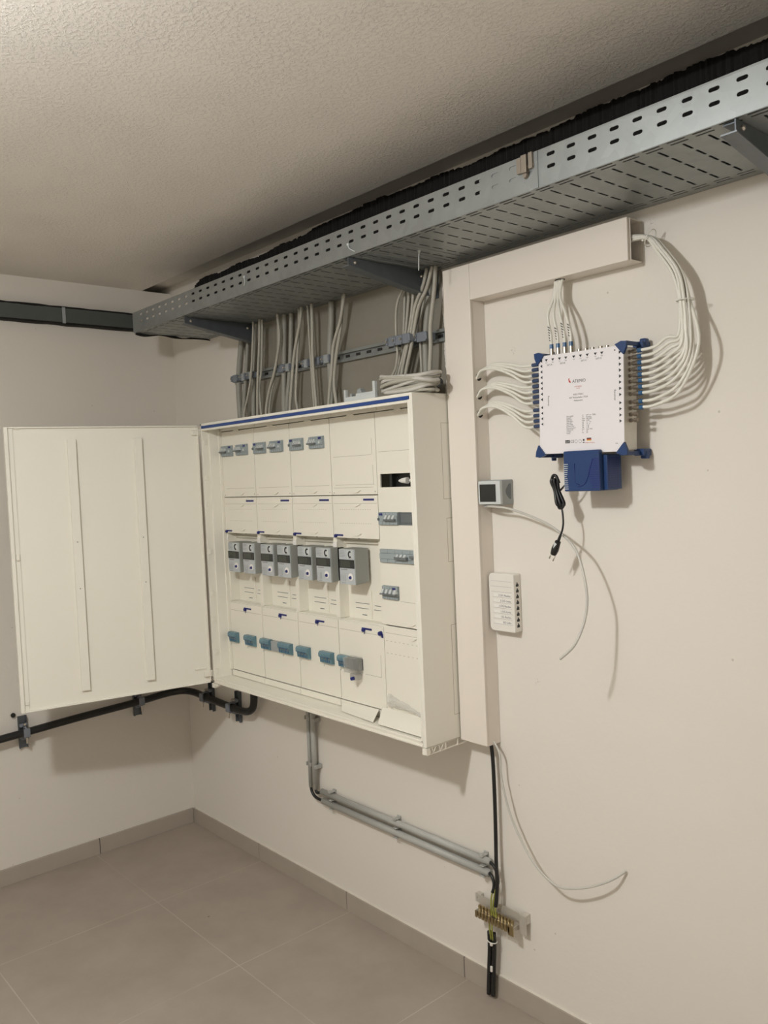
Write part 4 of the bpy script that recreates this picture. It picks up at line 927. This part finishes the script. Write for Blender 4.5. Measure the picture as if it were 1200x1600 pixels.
W.box(2.462, 2.4665, F0-.0002, F0, 1.7715, 1.7765); W.box(2.4615, 2.467, F0-.0002, F0, 1.7665, 1.7685); W.build('symbol_print', 'ink', ms)
W = mm(); W.box(2.474, 2.488, F0-.0002, F0, 1.7740, 1.7765); W.build('flag_red', 'red', ms)
W = mm(); W.box(2.474, 2.488, F0-.0002, F0, 1.7715, 1.7740); W.build('flag_gold', 'gold', ms)
items = []; v = mt(2.4125, 1.7690); items.append(('RoHS', 0.0048, (v.x, v.y-.0006, v.z), 0.022, 'CENTER')); texts(items, 'paper', ms)
# power supply under the multiswitch
ps = empty('power_supply', (2.47, -0.02, 1.636), 'blue ventilated power supply under the multiswitch with bundled black cord and plug', 'power supply')
W = MB(); W.box(2.4065, 2.519, -0.118, -0.102, 1.638, 1.746, 0.003); W.box(2.4065, 2.519, -0.102, -0.030, 1.638, 1.7335, 0.003); W.build('case', 'psu', ps)
W = MB(); W.box(2.5195, 2.531, -0.100, -0.034, 1.640, 1.732, 0.002); W.build('side_cover', 'psu', ps)
W = MB(); 
for k in range(13): z = 1.644+k*0.0055; W.box(2.4055, 2.416+0.002*abs(k-6)**0.5, -0.1186, -0.1180, z, z+0.0018)
W.build('left_vents', 'lgrey', ps)
W = MB()
for k in range(14):
    z = 1.646+k*0.0058; x0_ = 2.497-0.012*math.sin(PI*k/13); W.box(x0_, 2.520, -0.1187, -0.1180, z, z+0.0024); W.box(2.531, 2.5316, -0.098, -0.045, z, z+0.0024)
W.build('right_vents', 'navy', ps)
W = MB(); pts = [(2.5, -0.1185, 1.722), (2.492, -0.1185, 1.70), (2.482, -0.1185, 1.672), (2.470, -0.1185, 1.655), (2.450, -0.1185, 1.650)]
W.tube(pts, 0.0009, 5, 5); W.tube([(2.442, -0.1185, 1.712), (2.442, -0.1185, 1.660), (2.456, -0.1185, 1.655)], 0.0009, 5, 1, smooth_path=False); W.build('moulded_line', 'navy', ps)
# coax cables left: 12 from three holes in the trunking
HZ = [1.992, 1.935, 1.879]
for i, z in enumerate(ZL):
    h = HZ[i//4]; j = i % 4
    yo = -0.028-0.006*j; x0_ = RX1-0.004
    t = empty('coaxial_cable', (RX1, yo, h), 'white coaxial cable from trunking to the left side of the multiswitch, %s from the top' % ORD[i], 'cable', 'coaxial cables left of the multiswitch')
    up = [0.030, 0.022, 0.012, 0.004][j]; zz = z-0.002
    W = MB(); W.tube([(x0_, yo, h-0.004+(1.5-j)*0.002), (RX1+0.030, yo-0.012, h+0.014+up*0.25), (RX1+0.085, -0.06, h+up*0.62+0.010), (RX1+0.15, -0.068, (zz+h+up*0.5)/2+0.008), (X0-0.075, CYY, zz+0.001), (X0-0.036, CYY, zz)], 0.0041, 8, 6)
    W.build('jacket', 'coax', t)
    W = MB(); W.rev((X0-0.042, CYY, zz), (X0-0.019, CYY, zz), [(0, .0048), (.1, .0055), (1, .0055)], 10); W.build('boot', 'dboot', t)
# coax cables right: 10 looping up to the horizontal trunking
bun = [(0, 0), (0.008, 0.003), (-0.008, 0.002), (0.003, -0.008), (-0.004, 0.009), (0.010, -0.006), (-0.010, -0.006), (0.014, 0.004), (0.0, 0.015), (0.007, 0.013)]
for i in range(10):
    z = ZR[i]; f = i/9.0; bo, by = bun[i]
    t = empty('coaxial_cable', (X1+0.04, CYY, z), 'white coaxial cable looping right from the multiswitch to the trunking end, %s from the top' % ORD[i], 'cable', 'coaxial cables right of the multiswitch')
    xk = 2.735+0.014*(f-0.5)
    pts = [(X1+0.034, CYY, z), (X1+0.075, CYY-0.002, z+0.003), (2.700+0.030*f, CYY-0.008, z+0.020+0.012*f), (2.726+0.034*f, CYY+by*0.6, 1.985+0.012*(1-f)-0.04*f+0.018), 
           (xk+bo*0.6, -0.066+by, 2.095), (2.718+bo*0.8, -0.060+by, 2.165), (2.674+bo*0.8, -0.054+by, 2.230), (2.635+bo*0.5, -0.042+by, 2.272), (2.570, -0.036+by*0.8, 2.284+bo*0.7)]
    if i == 9: pts[3] = (2.780, CYY-0.006, 1.985)
    W = MB(); W.tube(pts, 0.0041, 8, 6); W.build('jacket', 'coax', t)
    W = MB(); W.rev((X1+0.027, CYY, z), (X1+0.037, CYY, z), [(0, .0060), (.9, .0060), (1, .0046)], 10); W.build('boot', 'boot', t)
    W = MB(); W.rev((X1+0.0205, CYY, z), (X1+0.027, CYY, z), [(0, .0056), (1, .0056)], 10); W.build('plug', 'conn', t)
for p, lab in (((2.741, -0.063, 2.095), 'thin white cable tie around the loop of coaxial cables at its widest point'), ((2.640, -0.042, 2.270), 'thin white cable tie around the coaxial cables at the trunking end')):
    d = Vector((0, 0, 1)) if p[0] > 2.7 else Vector((-0.9, 0, 0.5)).normalized()
    a = d.cross(Vector((0, 1, 0))).normalized(); b = Vector((0, 1, 0))
    W = MB(); W.tube([Vector(p)+a*0.022*math.cos(q)+b*0.020*math.sin(q) for q in [2*PI*k/16 for k in range(17)]], 0.0014, 5, 1)
    W.box(p[0]-.024, p[0]-.018, p[1]-.003, p[1]+.003, p[2]-.003, p[2]+.003, 0.001)
    tag(W.build('cable_tie', 'coax'), lab, 'cable tie', 'cable ties around coaxial cables')
# four cables from above
for i in range(4):
    x = XT[i]; zz = 2.0105-(x-2.346)*0.022
    t = empty('coaxial_cable', (x, CYY, zz+0.01), 'white coaxial cable with black hatch marks above the multiswitch, %s from the left' % ORD[i], 'cable', 'coaxial cables above the multiswitch')
    xa_ = 2.345+i*0.0075
    W = MB(); W.tube([(x, CYY, zz+0.028), (x-0.001, CYY, zz+0.06), (x-0.012-0.002*i, CYY+0.004, zz+0.115), (xa_-0.002, -0.052, 2.175), (xa_, -0.042, 2.2236)], 0.0041, 8, 6); W.build('jacket', 'coax', t)
    W = MB(); W.rev((x, CYY, zz+0.022), (x, CYY, zz+0.034), [(0, .0058), (1, .0055)], 10); W.build('boot', 'boot', t)
    W = MB(); W.rev((x, CYY, zz+0.006), (x, CYY, zz+0.022), [(0, .0060), (1, .0056)], 10); W.build('plug', 'conn', t)
    W = MB()
    for k in range(6 if i in (0, 2) else 5):
        z = zz+0.045+k*0.0075+0.002*i; xx = x-0.001-0.010*((z-zz-0.03)/0.09)**1.6 if z > zz+0.05 else x-0.001
        W.add([(xx-0.0040, CYY-0.0025, z), (xx-0.001, CYY-0.0046, z-0.002), (xx+0.0036, CYY-0.0030, z-0.005), (xx+0.0036, CYY-0.0030, z-0.0025), (xx-0.001, CYY-0.0046, z+0.001), (xx-0.0040, CYY-0.0025, z+0.003)],
              [(0, 1, 4, 5), (1, 2, 3, 4)])
    W.build('hatch_mark', 'ink', t, solid=0.0004)
# power cord of the supply
t = ps
W = MB()
for k in range(6):
    a = 2*PI*k/6; dx, dy = 0.0065*math.cos(a), 0.0065*math.sin(a)
    W.tube([(2.352+dx, -0.085+dy, 1.672), (2.350+dx*1.5, -0.085+dy*1.5, 1.665), (2.357+dx*0.9, -0.085+dy, 1.640), (2.367+dx*1.7, -0.085+dy*1.7, 1.606), (2.370+dx, -0.085+dy, 1.598)], 0.0045, 7, 5)
W.tube([(2.342, -0.088, 1.668), (2.348, -0.088, 1.681), (2.358, -0.088, 1.680), (2.366, -0.086, 1.66)], 0.0045, 7, 5)
W.tube([(2.358, -0.085, 1.604), (2.366, -0.088, 1.592), (2.376, -0.088, 1.594), (2.380, -0.086, 1.606)], 0.0045, 7, 5); W.build('cord_bundle', 'black', t)
W = MB(); W.tube([(2.4075, -0.070, 1.672), (2.396, -0.078, 1.668), (2.380, -0.085, 1.650), (2.368, -0.085, 1.640)], 0.0028, 7, 5)
W.tube([(2.371, -0.086, 1.600), (2.377, -0.089, 1.575), (2.380, -0.092, 1.550), (2.377, -0.094, 1.530), (2.369, -0.095, 1.512)], 0.0028, 7, 5); W.build('cord', 'black', t)
W = MB(); d0, d1 = Vector((2.372, -0.095, 1.518)), Vector((2.344, -0.095, 1.462))
W.rev(d0, d1, [(0, .0035), (.30, .0045), (.32, .008), (.75, .011), (.95, .009), (1, .007)], 10); pl = W.build('plug', 'black', t)
W = MB()
for s_ in (-0.007, 0.007):
    o_ = Vector((0.88, 0, -0.45))*s_; dd = (d1-d0).normalized(); W.cyl(d1+o_, d1+o_+dd*0.016, 0.002, 8)
W.build('pin', 'metal', pl)
W = MB(); c_ = d0.lerp(d1, .45); W.add([c_+Vector((-.002, -.0102, .006)), c_+Vector((.006, -.0102, 0)), c_+Vector((-.006, -.0112, -.012))], [(0, 1, 2)]); W.build('plug_label', 'lgrey', pl, solid=0.0004)

# ------------------------------------------------------------ small wall units
t = empty('antenna_box', (2.09, 0, 1.60), 'small grey box with dark square window fixed beside the trunking', 'junction box')
W = MB(); W.box(2.0445, 2.131, -0.054, -0.001, 1.599, 1.674, 0.002); W.build('case', 'clampl', t)
W = MB(); W.box(2.0475, 2.1345, -0.066, -0.054, 1.601, 1.672, 0.002); W.build('front_frame', 'lgrey', t)
W = MB(); W.box(2.054, 2.118, -0.0668, -0.066, 1.609, 1.662, 0.0003); W.build('window', 'lcdw', t)
W = MB(); W.prism([(-0.012, 1.615)]+[(-0.018-0.018*math.sin(PI*k/8), 1.615+0.047*k/8) for k in range(9)]+[(-0.012, 1.662)], 'x', 2.131, 2.1318); W.build('grille', 'dgrey', t)
W = MB(); W.box(2.053, 2.066, -0.050, -0.032, 1.5925, 1.5985, 0.001); W.build('gland', 'lgrey', t)
W = MB(); W.tube([(2.060, -0.045, 1.5935), (2.085, -0.060, 1.5950), (2.12, -0.066, 1.5935), (2.1733, -0.062, 1.5859), (2.2745, -0.068, 1.558), (2.347, -0.075, 1.527), (2.421, -0.095, 1.477), (2.468, -0.120, 1.379), (2.470, -0.132, 1.303), (2.458, -0.165, 1.236), (2.438, -0.205, 1.201)], 0.0037, 8, 8)
tag(W.build('loose_cable', 'cable2'), 'loose grey cable arching from the small grey box and ending in mid-wall', 'cable')
t = empty('terminal_unit', (2.10, 0, 1.207), 'white telephone distribution unit with six written name strips beside the trunking', 'connection box')
W = MB(); prof = []
xa_, xb_, za_, zb_, rr_ = 2.0475, 2.147, 1.209, 1.3875, 0.014
for cx_, cz_, a0 in ((xb_-0.004, zb_-0.004, 0), (xa_+rr_, zb_-rr_, 1), (xa_+rr_, za_+rr_, 2), (xb_-0.004, za_+0.004, 3)):
    q_ = 0.004 if a0 in (0, 3) else rr_
    for k in range(5): a = PI/2*a0+PI/2*k/4; prof.append((cx_+q_*math.cos(a), cz_+q_*math.sin(a)))
W.prism(prof, 'y', -0.034, -0.001); W.build('case', 'white', t, bevel=0.002)
W = MB()
for k in range(9): W.box(2.056 if k < 3 else 2.062, 2.138, -0.0344, -0.034, 1.3635-k*0.0165, 1.3640-k*0.0165)
W.build('strip_groove', 'gink', t)
names = ['2.OG Rechts', '2.OG Links', '1.OG Rechts', '1.OG Links', 'EG Rechts', 'EG Links']
W = MB()
for k in range(6): W.box(2.066, 2.134, -0.0343, -0.034, 1.3150-0.0165*k, 1.3250-0.0165*k)
W.build('name_strip', 'paper', t)
texts([(s, 0.0090, (2.1335, -0.0347, 1.3175-0.0165*k), 0.0, 'RIGHT') for k, s in enumerate(names)], 'ink', t)
W = MB()
for k in range(8):
    z = 1.3560-k*0.0178; W.prism([(-0.024, z-0.007), (-0.012, z-0.007), (-0.012, z+0.000), (-0.016, z+0.002), (-0.017, z+0.006), (-0.020, z+0.006), (-0.021, z+0.001), (-0.024, z-0.001)], 'x', 2.147, 2.1475)
W.build('cable_slot', 'black', t)

# ------------------------------------------------------------ conduits below the cabinet
def conduit(p0, p1, r, label, grp='conduits below the cabinet'):
    W = MB(); W.cyl(p0, p1, r, 14); tag(W.build('conduit', 'pipe'), label, 'conduit', grp)
conduit((1.034, -0.020, 0.851), (1.030, -0.020, 0.449), 0.0085, 'left one of two vertical grey conduits under the cabinet')
conduit((1.068, -0.022, 0.851), (1.064, -0.022, 0.449), 0.0115, 'right thicker one of two vertical grey conduits under the cabinet')
conduit((1.100, -0.018, 0.447), (1.995, -0.018, 0.448), 0.0115, 'upper one of two long horizontal grey conduits on the wall')
conduit((1.106, -0.018, 0.410), (1.990, -0.018, 0.410), 0.0125, 'lower one of two long horizontal grey conduits on the wall')
def cclip(x, z, vert, label):
    t = empty('conduit_clip', (x, -0.001, z), label, 'pipe clip', 'clips holding the grey conduits')
    W = MB()
    if vert:
        W.box(x-0.045, x+0.022, -0.006, -0.001, z-0.008, z+0.008, 0.001)
        for xx in (x-0.047, x-0.019, x+0.019): W.box(xx-0.0025, xx+0.0025, -0.030, -0.006, z-0.008, z+0.008, 0.001)
        W.box(x+0.012, x+0.024, -0.034, -0.024, z-0.007, z+0.007, 0.002)
    else:
        W.box(x-0.009, x+0.009, -0.006, -0.001, z-0.055, z+0.022, 0.001)
        for zz in (z+0.0145, z-0.019, z-0.0535): W.box(x-0.009, x+0.009, -0.029, -0.006, zz-0.002, zz+0.002, 0.001)
        W.box(x-0.007, x+0.007, -0.032, -0.022, z+0.010, z+0.020, 0.002)
    W.build('clip_body', 'pipe', t)
cclip(1.068, 0.735, True, 'grey conduit clip just under the cabinet bottom'); cclip(1.066, 0.545, True, 'grey conduit clip at the lower end of the vertical conduits')
cclip(1.165, 0.448, False, 'grey conduit clip at the left end of the horizontal conduits'); cclip(1.545, 0.448, False, 'grey conduit clip at the middle of the horizontal conduits')
cclip(1.965, 0.448, False, 'grey conduit clip at the right end of the horizontal conduits')
W = MB(); W.tube([(1.030, -0.020, 0.460), (1.031, -0.020, 0.440), (1.045, -0.020, 0.420), (1.07, -0.018, 0.410), (1.115, -0.018, 0.410)], 0.006, 8, 6)
tag(W.build('cable_bend', 'black'), 'black cable bending out of the left vertical conduit into the lower horizontal one', 'cable', 'black cables bending between conduits')
W = MB(); W.tube([(1.064, -0.022, 0.460), (1.064, -0.022, 0.448), (1.072, -0.022, 0.436), (1.09, -0.018, 0.440), (1.11, -0.018, 0.447)], 0.006, 8, 6)
tag(W.build('cable_bend', 'black'), 'black cable bending out of the right vertical conduit into the upper horizontal one', 'cable', 'black cables bending between conduits')
# earthing cables and busbar
W = MB(); W.tube([(2.026, -0.030, 0.855), (2.0325, -0.03, 0.80), (2.0345, -0.03, 0.685), (2.033, -0.03, 0.56), (2.034, -0.034, 0.46), (2.040, -0.040, 0.405), (2.0375, -0.042, 0.36), (2.032, -0.042, 0.325)], 0.0062, 10, 6)
tag(W.build('earth_cable', 'black'), 'long black cable hanging from the trunking down to the earthing bar', 'cable')
W = MB(); W.tube([(1.985, -0.018, 0.447), (2.005, -0.020, 0.445), (2.024, -0.024, 0.430), (2.033, -0.028, 0.400), (2.026, -0.032, 0.375)], 0.0055, 8, 6)
tag(W.build('earth_cable', 'black'), 'short black cable curving out of the upper horizontal conduit', 'cable')
W = MB(); W.tube([(1.98, -0.018, 0.410), (2.000, -0.022, 0.408), (2.013, -0.026, 0.392), (2.016, -0.030, 0.375), (2.013, -0.034, 0.360)], 0.0055, 8, 6)
tag(W.build('earth_cable', 'black'), 'short black cable curving out of the lower horizontal conduit', 'cable')
def wire(pts, label, r=0.0026):
    W = MB(); W.tube(pts, r, 7, 6); tag(W.build('earth_wire', 'yg'), label, 'wire', 'green and yellow earth wires')
wire([(2.014, -0.034, 0.365), (2.012, -0.040, 0.34), (2.014, -0.044, 0.310), (2.016, -0.046, 0.292)], 'green and yellow earth wire entering the bar from above on the left')
wire([(2.027, -0.033, 0.38), (2.026, -0.044, 0.345), (2.024, -0.046, 0.315), (2.027, -0.046, 0.292)], 'green and yellow earth wire entering the bar from above in the middle')
wire([(2.032, -0.042, 0.330), (2.034, -0.046, 0.312), (2.037, -0.046, 0.292)], 'green and yellow earth wire entering the bar from above on the right')
wire([(2.020, -0.046, 0.276), (2.016, -0.046, 0.250), (2.010, -0.038, 0.205)], 'green and yellow earth wire leaving the bar downward on the right')
wire([(2.008, -0.046, 0.276), (2.006, -0.046, 0.250), (2.003, -0.038, 0.205)], 'green and yellow earth wire leaving the bar downward on the left')
t = empty('earthing_bar', (2.03, 0, 0.262), 'metal earthing busbar with brass terminals low on the wall', 'earthing bar')
W = MB()
slab(W, (1.925, 2.137), (0.2965, 0.3235), -0.020, -0.018, [(1.932, 1.940, 0.306, 0.314), (2.122, 2.129, 0.300, 0.316)])
W.box(1.925, 1.945, -0.018, -0.001, 0.2965, 0.3235); W.box(2.118, 2.137, -0.018, -0.001, 0.2965, 0.3235); W.box(2.112, 2.137, -0.024, -0.020, 0.262, 0.3235, 0.001); W.build('carrier', 'side', t)
W = MB(); W.box(1.950, 2.108, -0.052, -0.020, 0.272, 0.288, 0.001); W.build('terminal_rail', 'metal', t)
for k in range(11):
    x = 1.958+k*0.0135; W = MB()
    W.rev((x, -0.036, 0.288), (x, -0.036, 0.300), [(0, .0048), (.5, .0048), (.5, .006), (1, .0055)], 8); W.box(x-0.0045, x+0.0045, -0.056, -0.052, 0.268, 0.290, 0.001)
    W.build('terminal_screw', 'brass', t)
W = MB(); W.box(2.09, 2.112, -0.056, -0.052, 0.262, 0.292, .001); W.build('large_clamp', 'brass', t)
W = MB(); W.tube([(1.994, -0.034, 0.226), (1.990, -0.030, 0.17), (1.984, -0.030, 0.10), (1.977, -0.030, 0.012)], 0.008, 10, 5)
c = W.build('earth_cable', 'black'); tag(c, 'thick black cable from the earthing bar to the floor, left one of the pair', 'cable')
W = MB(); W.tube([(2.010, -0.032, 0.226), (2.006, -0.028, 0.17), (2.000, -0.028, 0.10), (1.994, -0.028, 0.012)], 0.0075, 10, 5)
c = W.build('earth_cable', 'black'); tag(c, 'thick black cable from the earthing bar to the floor, right one of the pair', 'cable')
W = MB(); W.tube([(2.002+0.017*math.cos(q), -0.031+0.012*math.sin(q), 0.196) for q in [2*PI*k/16 for k in range(17)]], 0.0018, 6, 1); W.box(2.004, 2.012, -0.046, -0.040, 0.188, 0.197, .001)
tag(W.build('cable_tie', 'white'), 'white cable tie around the two thick black cables below the earthing bar', 'cable tie')
W = MB(); W.box(1.997, 2.004, -0.0415, -0.036, 0.098, 0.116, 0.001); tag(W.build('paper_tag', 'paper'), 'small white tag on the thick black cables near the floor', 'tag')
W = MB(); W.tube([(2.040, -0.030, 0.853), (2.0676, -0.036, 0.820), (2.0745, -0.04, 0.7494), (2.1115, -0.045, 0.6387), (2.1816, -0.050, 0.5403), (2.2512, -0.055, 0.4948), (2.3084, -0.058, 0.4875), (2.3865, -0.05, 0.5128), (2.451, -0.035, 0.548), (2.4873, -0.006, 0.578)], 0.0034, 8, 8)
tag(W.build('loose_cable', 'cable2'), 'loose grey cable hanging in a long curve from the trunking bottom toward the right', 'cable')

# black heavy cable round the corner below the door, with four clamps
W = MB(); W.tube([(0.045, -2.6, 0.600), (0.045, -1.6, 0.625), (0.045, -0.92, 0.655), (0.045, -0.60, 0.672), (0.045, -0.29, 0.684), (0.050, -0.16, 0.694), (0.075, -0.085, 0.698), (0.14, -0.052, 0.696), (0.25, -0.045, 0.688), (0.45, -0.045, 0.682), (0.56, -0.045, 0.680),
                       (0.635, -0.045, 0.695), (0.668, -0.045, 0.740), (0.672, -0.045, 0.851)], 0.0165, 14, 8)
tag(W.build('supply_cable', 'black'), 'thick black supply cable running round the corner below the open door', 'cable')
def pclamp(M_, label):
    t = empty('pipe_clamp', M_ @ Vector((0, 0, 0)), label, 'pipe clamp', 'clamps holding the thick black cable')
    def b(): w_ = MB(); w_.M = M_; return w_
    W = b(); W.box(-0.018, 0.018, -0.006, -0.001, -0.075, 0.065, 0.001); W.box(-0.018, -0.015, -0.016, -0.006, -0.075, 0.065); W.box(0.015, 0.018, -0.016, -0.006, -0.075, 0.065); W.build('wall_strip', 'galvd', t)
    W = b(); W.tube([(0, -0.045+0.022*math.cos(q), 0.022*math.sin(q)) for q in [2*PI*k/14 for k in range(15)]], 0.005, 6, 1)
    W.box(-0.013, 0.013, -0.070, -0.058, -0.018, 0.020, 0.003); W.box(-0.016, 0.016, -0.030, -0.014, 0.020, 0.034, 0.003); W.box(-0.016, 0.016, -0.036, -0.014, -0.034, -0.018, 0.003); W.build('saddle', 'clamp', t)
    W = b(); W.rev((0, -0.060, -0.020), (0, -0.060, -0.046), [(0, .005), (1, .004)], 8); W.rev((0, -0.030, 0.030), (0, -0.044, 0.034), [(0, .006), (1, .005)], 8); W.build('screw', 'metal', t)
RL = Matrix.Rotation(PI/2, 4, 'Z')     # local -y -> +x (left wall)
pclamp(Matrix.Translation((0.0, -0.811, 0.661)) @ RL, 'grey clamp on the thick black cable below the outer edge of the open door')
pclamp(Matrix.Translation((0.0, -0.283, 0.685)) @ RL, 'grey clamp on the thick black cable below the middle of the open door')
pclamp(Matrix.Translation((0.235, 0.0, 0.688)), 'grey clamp on the thick black cable just right of the room corner')
pclamp(Matrix.Translation((0.475, 0.0, 0.681)), 'grey clamp on the thick black cable below the cabinet corner, nearest the cable end')
# small dowel hole in the left wall
W = MB(); W.rev((0.0, -0.845, 0.735), (0.0045, -0.845, 0.735), [(0, .010), (1, .010)], 12); tag(W.build('wall_plug', 'dark'), 'small dark dowel hole in the left wall beside the door edge', 'wall plug')
